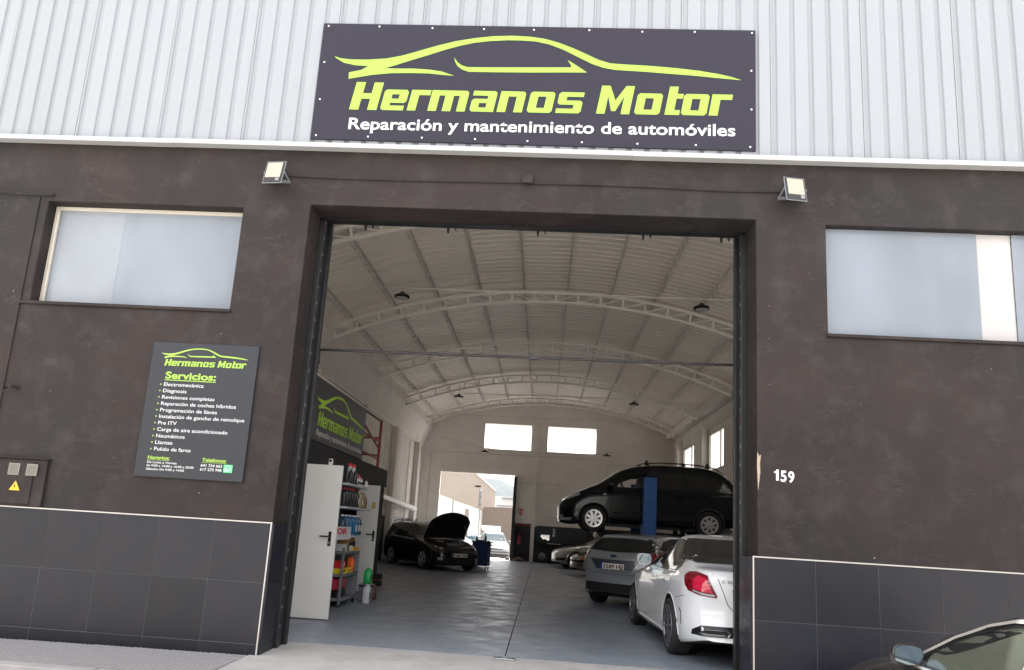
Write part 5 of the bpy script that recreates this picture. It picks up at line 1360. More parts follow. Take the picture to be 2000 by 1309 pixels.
for sg in (1, -1):
    lo = fc.patch('tail_lamp', 'rear', [(.70*sg, 1.04), (.98*sg, 1.12), (1.22*sg, 1.13), (1.14*sg, .96), (.96*sg, .84), (.84*sg, .84), (.80*sg, .95)], M['redlamp'], off=.010, skew=32)
    if lo: fc.patch('lamp_core', 'rear', [(.88*sg, 1.0), (1.02*sg, 1.03), (1.0*sg, .90), (.90*sg, .88)], M['redlampl'], off=.014, skew=32, parent=lo)
    fc.line('tailgate_seam', 'rear', [(.78*sg, 1.12), (.74*sg, .95), (.70*sg, .76), (.55*sg, .66), (0, .65)], .008, M['gap'])
fc.patch('plate_recess', 'rear', [(-.36, .70), (.36, .70), (.55, .93), (-.55, .93)], mat('recess paint', (.07, .08, .10), .35, .4, coat=1), off=.003)
fc.patch('lower_bumper', 'rear', [(-.86, .30), (.86, .30), (.90, .46), (.6, .47), (0, .47), (-.6, .47), (-.90, .46)], M['under'], off=.006, skew=10)
fc.patch('emblem_badge', 'rear', [(.085*math.cos(2*math.pi*k/14), 1.0+.033*math.sin(2*math.pi*k/14)) for k in range(14)], M['chrome'], off=.004, step=.2)
fc.patch('emblem_field', 'rear', [(.073*math.cos(2*math.pi*k/14), 1.0+.025*math.sin(2*math.pi*k/14)) for k in range(14)], mat('emblem blue', (.01, .03, .12), .3), off=.008, step=.2)
fc.plate('rear', .80, '3589 HJJ')
fc.mirrors(1.55, 1.02, M['body_grey'])

# --- dark people carrier on the lift
VZ = 1.47
sp = basic(4.63, .905, 1.75, wheels=(.90, 3.74), wr=.325, track=.80, rim='steel8', rimr=.205, roofw=.62, lip=mat('arch grey', (.10, .11, .12), .35, coat=1),
  top=[(0, .62), (.05, .74), (.25, .90), (.7, 1.08), (.95, 1.18), (1.55, 1.57), (2.0, 1.72), (2.7, 1.785), (3.5, 1.77), (4.0, 1.69), (4.25, 1.52), (4.45, 1.18), (4.55, 1.02), (4.63, .9)],
  belt=[(0, .58), (.9, 1.0), (2.2, 1.08), (3.6, 1.12), (4.3, 1.12), (4.63, .86)],
  bot=[(0, .20), (.3, .17), (.9, .22), (3.7, .24), (4.3, .28), (4.63, .34)],
  holes=[[(1.46, 1.14), (1.50, 1.22), (1.72, 1.36), (1.98, 1.47), (2.13, 1.475), (2.10, 1.14)]])
YV = 10.9+.905
lv = Car(sp, 'dark_people_carrier', 'dark green people carrier raised on the blue lift with roof rails and silver steel wheels', (.73+4.63/2, YV), math.pi, paint=M['body_green'], z=VZ)
for side in ('left', 'right'):
    lv.patch('side_window', side, [(2.24, 1.14), (2.24, 1.52), (2.9, 1.56), (3.12, 1.56), (3.12, 1.15)], M['glass'])
    lv.patch('side_window', side, [(3.20, 1.16), (3.20, 1.56), (3.9, 1.50), (4.12, 1.38), (4.2, 1.19)], M['glass'])
    lv.patch('quarter_window', side, [(1.08, 1.12), (1.38, 1.30), (1.40, 1.13)], M['glass'])
    for pts in ([(1.30, .30), (1.30, .75), (1.42, 1.1)], [(2.17, .28), (2.18, 1.55)], [(3.16, .40), (3.16, 1.1)]): lv.line('door_seam', side, pts, .007, M['gap'])
    lv.line('side_moulding', side, [(1.35, .50), (2.9, .50)], .05, M['under'], off=.012)
    for q in (1.95, 2.95): lv.patch('door_handle', side, [(q, .93), (q+.17, .935), (q+.17, .965), (q, .96)], M['body_green'], off=.0, thick=.03)
    lv.patch('badge', side, [(1.12, .92), (1.20, .92), (1.20, .95), (1.12, .95)], M['chrome'], off=.006)
    lv.patch('fuel_flap', side, [(3.30, .86), (3.46, .86), (3.46, 1.0), (3.30, 1.0)], M['body_green'], off=.003)
    sd_ = 1 if side == 'left' else -1
    pts = []
    for q in (1.95, 2.1, 2.5, 3.0, 3.5, 3.9, 4.15):
        pts.append((lv.L/2-q, sd_*.63, interp(sp['top'], q)+(.035 if 2.0 < q < 4.0 else -.01)))
    b = MB(); b.tube(pts, .016, 8); b.build('roof_rail', M['black_gloss'], lv.root, smooth=True)
    for q in (2.22, 3.14, 3.72):
        b = MB(); xx = lv.L/2-q; zz = interp(sp['top'], q); b.prism([(xx-.06, sd_*.63-.02, zz-.02), (xx+.06, sd_*.63-.02, zz-.02), (xx+.02, sd_*.63-.02, zz+.05), (xx-.02, sd_*.63-.02, zz+.05)], (0, .04, 0)); b.build('rail_foot', M['black_gloss'], lv.root)
for q in (2.2, 3.72):
    xx = lv.L/2-q; zz = interp(sp['top'], q)
    for sg in (1, -1):
        b = MB(); b.prism([(xx-.05, sg*.66-.02, zz+.03), (xx+.05, sg*.66-.02, zz+.03), (xx+.015, sg*.66-.02, zz+.12), (xx-.015, sg*.66-.02, zz+.12)], (0, .04, 0)); b.build('rack_mount', M['black_gloss'], lv.root)
lv.patch('windscreen', 'front', [(-.60, 1.60), (.60, 1.60), (.76, 1.22), (-.76, 1.22)], M['glass'])
for sg in (1, -1):
    lv.patch('headlamp', 'front', [(.48*sg, .72), (.88*sg, .76), (1.18*sg, .88), (1.12*sg, .93), (.75*sg, .86)], M['clearlamp'], off=.010, skew=35)
    lv.patch('fog_lamp', 'front', [(.52*sg, .30), (.72*sg, .30), (.72*sg, .38), (.52*sg, .38)], M['clearlamp'], off=.006)
    lv.patch('tail_lamp', 'rear', [(.66*sg, .84), (.98*sg, .84), (1.0*sg, 1.12), (.70*sg, 1.14)], M['redlamp'], off=.010, skew=30)
    lv.patch('bumper_insert', 'front', [(.45*sg, .24), (1.0*sg, .24), (1.04*sg, .31), (.45*sg, .31)], mat('bumper silver', (.4, .4, .42), .3, .5), off=.007, skew=30)
lv.patch('grille', 'front', [(-.42, .62), (.42, .62), (.45, .74), (-.45, .74)], M['chrome'], off=.005)
lv.mirrors(1.30, 1.17, M['body_green'], .22, .16, .10)
# steering wheel seen through the front door windows
b = MB(); cw = Vector((lv.L/2-1.66, .36, 1.13)); pts = [cw+Vector((math.cos(a)*.06, math.sin(a)*.18, math.cos(a)*.17)) for a in [2*math.pi*k/24 for k in range(25)]]
b.tube(pts, .016, 6); b.build('steering_wheel', M['black'], lv.root, smooth=True)
# underside hardware
b = MB(); b.box(-1.2, 1.3, -.30, .30, .16, .23); b.tube([(-2.1, .35, .20), (1.0, .35, .20)], .04, 8); b.box(-2.0, -1.4, .1, .6, .12, .28); b.build('underbody', M['greypaint'], lv.root)

# lift
LFT = thing('car_lift', 'blue two post vehicle lift holding up the dark people carrier', 'car lift', (2.94, 11.8, 0))
for (px_, py, tp) in ((2.94, 10.52, 2.84), (2.94, 13.1, 2.84)):
    b = MB(); b.box(px_-.155, px_+.155, py-.13, py+.13, .02, tp); ps = b.build('post', M['blue'], LFT, bevel=.01, seg=2)
    b = MB(); b.box(px_-.22, px_+.22, py-.2, py+.2, .005, .03); b.build('base_plate', M['blue'], ps)
    yi = py+.16 if py < 11 else py-.16; dy = 1 if py < 11 else -1
    b = MB(); b.box(px_-.17, px_+.17, min(yi, yi+.1*dy), max(yi, yi+.1*dy), VZ-.10, VZ+.25); b.build('carriage', M['blue'], ps)
    for ax_ in (-1.05, .95):
        b = MB(); b.bar((px_, yi+.05*dy, VZ+.02), (px_+ax_, yi+.62*dy, VZ+.02), .11, .09); b.build('lift_arm', M['black_steel'], ps)
        b = MB(); b.lathe((px_+ax_, yi+.62*dy, VZ+.03), [(.06, 0), (.06, .12), (.08, .13), (.08, .17)], (0, 0, 1), 12); b.build('lift_pad', M['black'], ps)
# --- dark estate car with open bonnet
hd = Vector((.56, -.83)).normalized(); lt = Vector((-hd.y, hd.x))   # left of heading
sp = basic(4.57, .885, 1.47, wheels=(.90, 3.48), wr=.315, track=.77, rimmat=M['rimsilver'], roofw=.60,
  top=[(0, .66), (.08, .74), (.5, .83), (1.2, .96), (1.38, 1.01), (2.05, 1.37), (2.5, 1.465), (3.5, 1.47), (4.1, 1.42), (4.3, 1.28), (4.5, 1.05), (4.57, .95)],
  belt=[(0, .62), (1.3, .90), (2.5, .95), (3.8, .99), (4.57, .88)])
fw = Vector((-3.28, 15.84)); rt = -lt
cS = fw-rt*.77-hd*(sp['L']/2-.90)
dc = Car(sp, 'dark_estate_car', 'charcoal estate car with its bonnet raised, on the left inside the workshop', cS, math.atan2(hd.y, hd.x), paint=M['body_dark'])
for side in ('left', 'right'):
    dc.patch('side_window', side, [(1.55, .98), (2.05, 1.25), (2.4, 1.37), (2.55, 1.38), (2.55, .98)], M['glass'])
    dc.patch('side_window', side, [(2.62, .98), (2.62, 1.385), (3.3, 1.39), (3.42, 1.01)], M['glass'])
    dc.patch('side_window', side, [(3.50, 1.02), (3.40, 1.385), (3.95, 1.35), (4.2, 1.2), (4.12, 1.05)], M['glass'])
    for pts in ([(2.58, .26), (2.58, .96)], [(1.35, .3), (1.42, .96)]): dc.line('door_seam', side, pts, .007, M['gap'])
    sd_ = 1 if side == 'left' else -1
    b = MB(); b.tube([(dc.L/2-q, sd_*.60, interp(sp['top'], q)+.03) for q in (2.15, 2.3, 3.0, 3.7, 4.05)], .014, 8); b.build('roof_rail', M['steel'], dc.root, smooth=True)
dc.patch('windscreen', 'front', [(-.60, 1.38), (.60, 1.38), (.73, 1.05), (-.73, 1.05)], M['glass'])
dc.patch('engine_bay', 'top', [(-.62, .18), (.62, .18), (.74, .6), (.74, 1.15), (-.74, 1.15), (-.74, .6)], M['under'], off=.006)
b = MB()
for (x_, y_, w2, h2, zz) in ((1.75, .2, .22, .12, .92), (1.5, -.35, .15, .1, .93), (1.95, -.1, .12, .2, .86)): b.box(x_-w2, x_+w2, y_-h2, y_+h2, zz-.12, zz)
b.build('engine', M['greypaint'], dc.root, bevel=.02)
b = MB(); b.tube([(2.0, .1, .9), (1.8, .25, .98), (1.5, .28, .97)], .035, 8); b.build('intake_hose', M['steel'], dc.root, smooth=True)
for sg in (1, -1):
    lo = dc.patch('headlamp', 'front', [(.44*sg, .64), (.80*sg, .63), (1.08*sg, .74), (1.05*sg, .80), (.72*sg, .77), (.46*sg, .72)], M['black_gloss'], off=.006, skew=30)
    if lo:
        dc.patch('reflector', 'front', [(.62*sg, .66), (.74*sg, .66), (.76*sg, .73), (.62*sg, .72)], M['clearlamp'], off=.010, skew=30, parent=lo, step=.05)
        dc.patch('reflector', 'front', [(.82*sg, .68), (.92*sg, .71), (.92*sg, .76), (.82*sg, .74)], M['clearlamp'], off=.010, skew=30, parent=lo, step=.05)
    dc.patch('fog_lamp', 'front', [(.58*sg, .34), (.76*sg, .34), (.76*sg, .42), (.58*sg, .42)], M['clearlamp'], off=.006, skew=20)
dc.patch('grille', 'front', [(-.38, .60), (.38, .60), (.40, .72), (-.40, .72)], M['black_gloss'], off=.004)
dc.patch('lower_grille', 'front', [(-.50, .28), (.50, .28), (.46, .42), (-.46, .42)], M['under'], off=.004)
dc.plate('front', .50, '7060 LKB')
dc.mirrors(1.72, 1.0, M['body_dark'])
# raised bonnet: curved panel hinged below the windscreen
b = MB(); vs = []; ni, nj = 8, 10
ang = R(50)
for i in range(ni+1):
    t = i/ni; ln = 1.08*t
    hw_ = .74-.04*t-.18*max(0, t-.72)/.28
    for j in range(nj+1):
        u = -1+2*j/nj; bow = .05*(1-u*u)+.04*math.sin(t*math.pi)
        lnj = ln*(1-.10*u*u*t)
        vs.append((dc.L/2-1.22+lnj*math.cos(ang)-bow*math.sin(ang), u*hw_, .96+lnj*math.sin(ang)+bow*math.cos(ang)))
k = len(vs); vs2 = [(x_+.02*math.sin(ang), y_, z_-.02*math.cos(ang)) for x_, y_, z_ in vs]
fs = []
for i in range(ni):
    for j in range(nj):
        a = i*(nj+1)+j; fs.append((a, a+1, a+nj+2, a+nj+1)); fs.append((k+a, k+a+nj+1, k+a+nj+2, k+a+1))
for j in range(nj): fs.append((j, k+j, k+j+1, j+1)); a = ni*(nj+1)+j; fs.append((a, a+1, k+a+1, k+a))
for i in range(ni): a = i*(nj+1); fs.append((a, a+nj+1, k+a+nj+1, k+a)); a += nj; fs.append((a, k+a, k+a+nj+1, a+nj+1))
b.add(vs+vs2, fs); b.build('bonnet', M['body_dark'], dc.root, smooth=True, angle=40)
b = MB(); b.tube([(dc.L/2-.35, .5, .80), (dc.L/2-.75, .5, 1.42)], .008, 6); b.build('bonnet_stay', M['steel'], dc.root)

# red car behind the estate (only its roof shows)
sp2 = dict(sp); sp2['L'] = 4.57
c2 = cS+Vector((.55, 2.55))+hd*.2
rc2 = Car(sp, 'parked_car', 'dark car with a pale roof mostly hidden behind the charcoal estate car', (c2.x-.9, c2.y+.9), math.atan2(hd.y, hd.x)+.25, paint=M['body_beige'])
for side in ('left', 'right'):
    rc2.patch('side_window', side, [(1.55, .98), (2.05, 1.25), (2.4, 1.37), (3.3, 1.39), (3.95, 1.35), (4.2, 1.2), (4.12, 1.0)], M['glass'])
rc2.patch('windscreen', 'front', [(-.60, 1.38), (.60, 1.38), (.73, 1.05), (-.73, 1.05)], M['glass'])

# --- blue tool trolley
p = onZ(937, 1113, 0)
TW = thing('tool_trolley', 'blue workshop tool trolley on castors beside the charcoal estate car', 'tool trolley', (p.x-.0, p.y+.25, 0), local=True, rot=R(-8))
b = MB(); b.box(-.29, .27, -.24, .24, .13, .90); b.build('cabinet', M['trolleyblue'], TW, bevel=.01)
b = MB(); b.box(-.33, .33, -.27, .27, .902, .945); b.build('top_tray', M['trolleyblue'], TW, bevel=.008)
for i, z_ in enumerate((.20, .36, .50, .62, .74)):
    b = MB(); b.box(-.27, .25, -.252, -.242, z_, z_+(.14 if i == 0 else .10)); b.build('drawer', M['trolleyblue'], TW, bevel=.004)
for xx in (-.22, .22):
    for yy in (-.18, .18):
        b = MB(); b.lathe((xx-.015, yy, .055), [(.05, 0), (.05, .03)], (1, 0, 0), 14); b.tube([(xx, yy, .05), (xx, yy, .13)], .012, 6); b.build('caster', M['black'], TW)
b = MB(); b.tube([(.28, -.2, .80), (.36, -.2, .84), (.36, .2, .84), (.28, .2, .80)], .012, 6); b.build('handle', M['black'], TW)
wb = TW.matrix_basis if False else None
def on_trolley(dx, dy): a = R(-8); return (TW.location.x+dx*math.cos(a)-dy*math.sin(a), TW.location.y+dx*math.sin(a)+dy*math.cos(a), .946)
q = on_trolley(.12, 0); SB_ = thing('spray_bottle', 'dark pointed spray bottle standing on the blue tool trolley', 'spray bottle', q, local=True)
b = MB(); b.lathe((0, 0, 0), [(.032, 0), (.035, .02), (.035, .15), (.012, .19), (.010, .24), (.004, .27)], n=12); b.build('bottle_body', M['black_gloss'], SB_, smooth=True)
q = on_trolley(-.2, .02); SC = thing('spray_can', 'short dark can at the left end of the blue tool trolley', 'can', q, local=True)
b = MB(); b.lathe((0, 0, 0), [(.033, 0), (.033, .12), (.024, .135), (.02, .16)], n=12); b.build('can_body', M['black_gloss'], SC, smooth=True)
for i, (dx, dy, w2, h2) in enumerate(((-.05, -.12, .09, .05), (.23, -.1, .05, .03), (.02, .1, .07, .04))):
    q = on_trolley(dx, dy); t_ = thing('tool', ['dark power tool lying in the middle of the blue trolley top', 'small dark tool lying at the right end of the blue trolley top', 'dark socket holder lying at the back of the blue trolley top'][i], 'tool', q, local=True, rot=i)
    b = MB(); b.box(-w2, w2, -.03, .03, .001, h2); b.build('tool_body', M['black'], t_, bevel=.01)
    b = MB(); b.tube([(w2-.002, 0, h2*.5), (w2+.05, 0, h2*.5)], .012, 8); b.build('shank', M['steel'], t_)

# --- silver cars on the right
sp = basic(4.6, .885, 1.42, wheels=(.82, 3.55), wr=.33, track=.78, rimmat=M['rimsilver'], rimr=.23,
  top=[(0, .60), (.08, .70), (.45, .82), (1.2, .95), (1.45, 1.0), (2.1, 1.30), (2.5, 1.41), (3.1, 1.40), (3.8, 1.14), (4.2, 1.06), (4.6, .98)],
  belt=[(0, .58), (1.3, .89), (2.5, .93), (3.8, .96), (4.6, .90)], fcurve=.3)
pw = onZ(1112, 1112, 0)
ms = Car(sp, 'silver_saloon', 'silver saloon with star shaped alloy wheels at the far right end, nose to the left', (pw.x+(sp['L']/2-.82)*math.cos(R(12))+.1, pw.y+.78+(sp['L']/2-.82)*math.sin(R(12))), math.pi+R(12), paint=M['body_silver'])
for side in ('left', 'right'):
    ms.patch('side_window', side, [(1.6, .98), (2.1, 1.22), (2.5, 1.34), (3.1, 1.33), (3.6, 1.05)], M['glass']); ms.line('door_seam', side, [(1.4, .3), (1.5, .95)], .007, M['gap'])
ms.patch('windscreen', 'front', [(-.6, 1.34), (.6, 1.34), (.72, 1.04), (-.72, 1.04)], M['glass'])
for sg in (1, -1):
    ms.patch('headlamp', 'front', [(.52*sg, .58), (.85*sg, .60), (1.12*sg, .72), (.95*sg, .76), (.6*sg, .70)], M['clearlamp'], off=.008, skew=30)
    ms.patch('air_intake', 'front', [(.50*sg, .30), (.92*sg, .34), (.92*sg, .42), (.50*sg, .42)], M['under'], off=.005, skew=20)
sp = basic(4.5, .87, 1.42, wheels=(.85, 3.5), wr=.31, track=.77, rimmat=M['rimdark'],
  top=[(0, .60), (.08, .68), (.45, .76), (1.2, .92), (1.4, .97), (2.0, 1.30), (2.5, 1.41), (3.1, 1.40), (3.8, 1.10), (4.2, 1.02), (4.5, .95)],
  belt=[(0, .58), (1.3, .86), (2.5, .92), (3.8, .94), (4.5, .88)], fcurve=.3)
pn = onY(1112, 1098, 17.6)
gs = Car(sp, 'beige_silver_saloon', 'older beige silver saloon with raised bonnet and black bumper strip, behind the grey hatchback', (pn.x+2.3, 18.5), math.pi+R(4), paint=M['body_beige'])
for side in ('left', 'right'):
    gs.patch('side_window', side, [(1.6, .96), (2.1, 1.22), (2.5, 1.34), (3.1, 1.33), (3.6, 1.03)], M['glass'])
    gs.line('bumper_strip', side, [(.12, .50), (.5, .50)], .06, M['under'], off=.008)
    gs.line('door_seam', side, [(1.35, .3), (1.45, .92)], .007, M['gap'])
gs.patch('windscreen', 'front', [(-.6, 1.34), (.6, 1.34), (.72, 1.0), (-.72, 1.0)], M['glass'])
gs.patch('bumper_strip', 'front', [(-.9, .47), (.9, .47), (.9, .53), (-.9, .53)], M['under'], off=.01, skew=20)
for sg in (1, -1):
    gs.patch('headlamp', 'front', [(.50*sg, .56), (.80*sg, .56), (.82*sg, .66), (.52*sg, .66)], M['clearlamp'], off=.008, skew=20)
    gs.patch('indicator', 'front', [(.84*sg, .56), (1.02*sg, .58), (1.0*sg, .66), (.85*sg, .66)], M['orangelamp'], off=.010, skew=30)
gs.patch('engine_bay', 'top', [(-.62, .2), (.62, .2), (.70, .6), (.70, 1.1), (-.70, 1.1), (-.70, .6)], M['under'], off=.006)
b = MB(); a_ = R(52); hx_ = gs.L/2-1.2
for i in (0,):
    vs = [(hx_+l*math.cos(a_), y_, .92+l*math.sin(a_)) for l in (0, .5, 1.0) for y_ in (-.70, 0, .70)]
    vs += [(x_-.02*math.sin(a_), y_, z_+.02*math.cos(a_)) for x_, y_, z_ in vs]
    b.add(vs, [(0, 1, 4, 3), (1, 2, 5, 4), (3, 4, 7, 6), (4, 5, 8, 7), (9, 12, 13, 10), (10, 13, 14, 11), (12, 15, 16, 13), (13, 16, 17, 14), (0, 3, 12, 9), (3, 6, 15, 12), (2, 11, 14, 5), (5, 14, 17, 8), (6, 7, 16, 15), (7, 8, 17, 16), (0, 9, 10, 1), (1, 10, 11, 2)])
b.build('bonnet', M['body_beige'], gs.root)

# --- tool boards and things at the back
WBN = thing('workbench', 'dark workbench with tool board and hanging spanners against the back wall', 'workbench', (.95, 26.6, 0))
b = MB(); b.box(.10, 2.4, 26.3, 26.95, .86, .92); b.build('bench_top', M['matt_black'], WBN)
for xx in (.13, 1.2, 2.3):
    b = MB(); b.box(xx, xx+.07, 26.32, 26.9, .005, .858); b.build('leg', M['matt_black'], WBN)
b = MB(); b.box(.10, 2.4, 26.93, 26.965, .95, 1.66); tb_ = b.build('tool_board', mat('tool board', (.025, .032, .038), .5), WBN)
b = MB(); b.box(.62, 1.25, 26.29, 26.298, .87, .895); b.build('edge_strip', M['steel'], WBN)
for i in range(9):
    hgt = .10+.02*(i % 4)+.01*i; xx = .34+.045*i
    b = MB(); b.box(xx, xx+.015, 26.91, 26.925, 1.30-hgt-.02*(i % 3), 1.26); b.lathe((xx+.008, 26.925, 1.28-hgt-.02*(i % 3)), [(.020, 0), (.020, .012)], (0, -1, 0), 8)
    o = b.build('spanner', M['chrome'], None); tag(o, ORD[i]+' shiny spanner from the left, hanging on the dark tool board', 'spanner', 'spanners hanging on the tool board')
for i, (xx, z_, r__) in enumerate(((.92, 1.52, .05), (.94, 1.40, .06), (.92, 1.26, .07))):
    b = MB(); b.lathe((xx, 26.925, z_), [(r__, 0), (r__, .02), (r__*.7, .022), (r__*.7, .004)], (0, -1, 0), 14); o = b.build('pulley_tool', M['steel'], None, smooth=True)
    tag(o, ['small round steel puller, topmost in its column on the tool board', 'round steel puller in the middle of its column on the tool board', 'largest round steel puller, lowest in its column on the tool board'][i], 'tool')
TY = thing('loose_wheel', 'loose car wheel lying under the workbench', 'wheel', (.42, 26.35, .31), local=True)
b = MB(); b.lathe((0, 0, 0), [(.17, -.09), (.29, -.10), (.31, -.07), (.31, .07), (.29, .10), (.17, .09)], (0, 1, 0), 28, caps=False); b.build('tyre', M['rubber'], TY, smooth=True, angle=40)
b = MB(); b.lathe((0, 0, 0), [(.17, -.08), (.16, -.03), (.05, -.05), (.001, -.05)], (0, 1, 0), 20, caps=False); b.build('rim', M['rimdark'], TY, smooth=True)
FE = thing('fire_extinguisher', 'red fire extinguisher hanging on the dark panel right of the back door', 'fire extinguisher', (-.66, 26.93, .75), local=True)
b = MB(); b.lathe((0, -.08, 0), [(.06, 0), (.07, .02), (.07, .36), (.04, .42), (.02, .45)], n=16); b.build('cylinder', GRT, FE, smooth=True, angle=50)
b = MB(); b.box(-.03, .03, -.11, -.05, .45, .48); b.tube([(.02, -.08, .44), (.08, -.09, .35), (.075, -.09, .1)], .01, 6); b.build('hose', M['black'], FE)
FS = thing('fire_sign', 'small red and white fire equipment sign on the back wall', 'sign', (-.68, 26.97, 2.2))
b = MB(); b.box(-.78, -.58, 26.98, 26.99, 2.20, 2.40); b.build('panel', pc('fire sign red', (.45, .02, .03)), FS)
b = MB(); b.box(-.75, -.71, 26.977, 26.979, 2.24, 2.36); b.box(-.67, -.61, 26.977, 26.979, 2.23, 2.30); b.box(-.67, -.64, 26.977, 26.979, 2.32, 2.37); b.build('pictogram', M['whiteprint'], FS)
b = MB(); b.box(-.72, -.60, 26.98, 26.99, 2.10, 2.17); b.build('arrow_panel', M['wallred'], FS)
HP = thing('rag_heap', 'heap of crumpled rags on the floor below the fire extinguisher', 'rags', (-.55, 26.5, 0))
b = MB(); n_ = 10
vs = [(-.62+.32*math.cos(2*math.pi*j/14)*(1-i/5.)*(1+.25*random.random()), 26.45+.26*math.sin(2*math.pi*j/14)*(1-i/5.)*(1+.25*random.random()), .006+.045*i+.05*random.random()) for i in range(5) for j in range(14)]
fs = [(i*14+j, i*14+(j+1) % 14, (i+1)*14+(j+1) % 14, (i+1)*14+j) for i in range(4) for j in range(14)]+[tuple(56+j for j in range(14))]
b.add(vs, fs); b.build('cloth', mat('rag cloth', (.10, .06, .055), .9), HP, smooth=True, angle=50)
b = MB(); b.add([(-.75, 26.2, .006), (-.45, 26.18, .006), (-.48, 26.32, .05), (-.70, 26.34, .06)], [(0, 1, 2, 3)]); b.build('loose_cloth', mat('rag cloth', (.10, .06, .055), .9), HP)

# ------------------------------------------------------------------ yard behind the building
YW = thing('yard_building', 'long low building with white base and beige ribbed upper cladding in the back yard', 'building', (-4.9, 40, 0))
b = MB(); b.box(-8, -5.2, 27.6, 75, -1.2, 3.05); wl_ = b.build('lower_wall', M['whitewall'], YW)
i = 0; y = 27.6; s_ = None
while y < 75:
    if s_ is None:
        b = MB(); b.box(-8, -5.12, 0, 1.18, 3.051, 5.62)
        for k in range(4): b.box(-5.119, -5.09, .08+.29*k, .22+.29*k, 3.06, 5.61)
        s_ = b.build('cladding_panel', M['beigeclad'], YW); s_.location = Vector((0, y, 0))-Vector(YW.location)+Vector((-4.9, 40, 0))*1.0; s_.location = (0, y, 0)
    else: inst(s_, YW, (0, y, 0))
    y += 1.2
for o in [c_ for c_ in YW.children if c_.name.startswith('cladding_panel')]:
    o.location = Vector(o.location)
b = MB(); b.box(-8.1, -5.05, 27.55, 75.1, 5.625, 5.72); b.build('roof_edge', M['purlin'], YW)
b = MB(); b.box(-5.199, -5.15, 45, 47.4, -1.1, 2.7); b.build('door', M['body_silver'], YW)
b = MB(); b.box(-5.088, -5.03, 54.5, 56.3, 3.25, 4.7); wn = b.build('window', M['greypaint'], YW)
for k in range(4):
    b = MB(); b.box(-5.03, -5.02, 54.6+.4*k, 54.9+.4*k, 3.3, 4.65); b.build('pane', M['glass'], wn)
b = MB(); b.tube([(-5.17, 37.5, 1.3), (-5.17, 37.5, 3.0)], .03, 6); b.box(-5.195, -5.05, 37.3, 37.9, 1.0, 1.35); b.build('vent_box', M['greypaint'], YW)
b = MB(); b.tube([(-5.2, 57, -1), (-5.18, 57, 3)], .05, 6); b.build('down_pipe', M['greypaint'], YW)
b = MB(); b.box(-5.0, -4.6, 50.0, 50.2, 4.55, 4.7); b.tube([(-5.09, 50.1, 4.62), (-4.6, 50.1, 4.62)], .03, 6); b.build('wall_lamp', M['black_gloss'], YW)
TG = thing('tarpaulin_gate', 'tall beige tarpaulin covered gate closing the back yard', 'gate', (0, 60, -1))
b = MB(); zt_ = onY(975, 993, 60).z; xl = onY(941, 1030, 60).x
vs = []
for j in range(13):
    t = j/12; vs += [(xl+t*9.5, 60+.15*math.sin(t*9), -1.0), (xl+t*9.5, 60+.15*math.sin(t*9), zt_+.12*math.sin(min(1, t*2.5)*math.pi))]
fs = [(2*j, 2*j+2, 2*j+3, 2*j+1) for j in range(12)]
k = len(vs); b.add(vs+[(x_, y_+.05, z_) for x_, y_, z_ in vs], fs+[(k+2*j, k+2*j+1, k+2*j+3, k+2*j+2) for j in range(12)]); b.build('tarpaulin', M['tarp'], TG, smooth=True)
for xx in (xl-.05, xl+3.2, xl+6.4):
    b = MB(); b.box(xx, xx+.1, 60.25, 60.35, -1, zt_+.05); b.build('post', M['steel'], TG)
FBD = thing('far_building', 'pale sunlit industrial building with stepped white roofs beyond the yard gate', 'building', (0, 110, -1))
p1 = onY(962, 968, 110)
b = MB(); b.box(p1.x, p1.x+28, 110, 130, -1, p1.z); b.build('wall', M['whitewall'], FBD)
for k, (v_, du) in enumerate(((974, 20), (988, 10), (996, 0))):
    q = onY(966+du, v_, 109.9-k*2.5)
    b = MB(); b.box(q.x-.5, q.x+20, 109.6-k*2.5, 109.8-k*2.5, q.z-.12, q.z+.12); b.build('roof_edge', M['greypaint'], FBD)
q = onY(980, 991, 100); b = MB(); b.box(q.x, q.x+12, 99, 101, -1, q.z); b.build('annex', mat('ochre wall', (.3, .2, .13), .8), FBD)

# outside van
sp = basic(4.63, .905, 1.73, wheels=(.90, 3.74), wr=.32, track=.80, roofw=.62,
  top=[(0, .62), (.05, .74), (.25, .90), (.7, 1.05), (.95, 1.13), (1.55, 1.5), (2.0, 1.66), (2.7, 1.72), (3.5, 1.70), (4.1, 1.62), (4.4, 1.2), (4.63, .9)],
  belt=[(0, .58), (.9, .98), (2.2, 1.05), (3.6, 1.08), (4.63, .86)])
yv = 37.6; gz = -.50
pv = onY(958, 1090, yv)
wv = Car(sp, 'white_van', 'white people carrier with open tailgate parked outside in the sunny back yard', (pv.x-.05, yv+2.4), R(-90)+R(9), paint=M['body_van'], z=gz)
for side in ('left', 'right'):
    wv.patch('side_window', side, [(1.3, 1.12), (1.75, 1.36), (2.13, 1.475), (3.1, 1.5), (3.9, 1.42), (4.1, 1.14)], M['glass'])
    wv.line('side_moulding', side, [(1.35, .45), (3.2, .45)], .05, M['under'], off=.012)
wv.patch('windscreen', 'front', [(-.60, 1.58), (.60, 1.58), (.78, 1.16), (-.78, 1.16)], mat('sky tinted windscreen', (.02, .04, .05), .02, spec=.25), border=(.02, M['black_gloss']))
for sg in (1, -1): wv.patch('headlamp', 'front', [(.42*sg, .70), (.80*sg, .70), (.98*sg, .80), (.90*sg, .88), (.46*sg, .84)], M['clearlamp'], off=.008, skew=20)
wv.patch('grille', 'front', [(-.38, .66), (.38, .66), (.40, .80), (-.40, .80)], M['black_gloss'], off=.005)
wv.patch('lower_grille', 'front', [(-.80, .28), (.80, .28), (.82, .40), (-.82, .40)], M['under'], off=.006)
wv.line('bumper_strip', 'front', [(-.85, .52), (.85, .52)], .04, M['under'], off=.01)
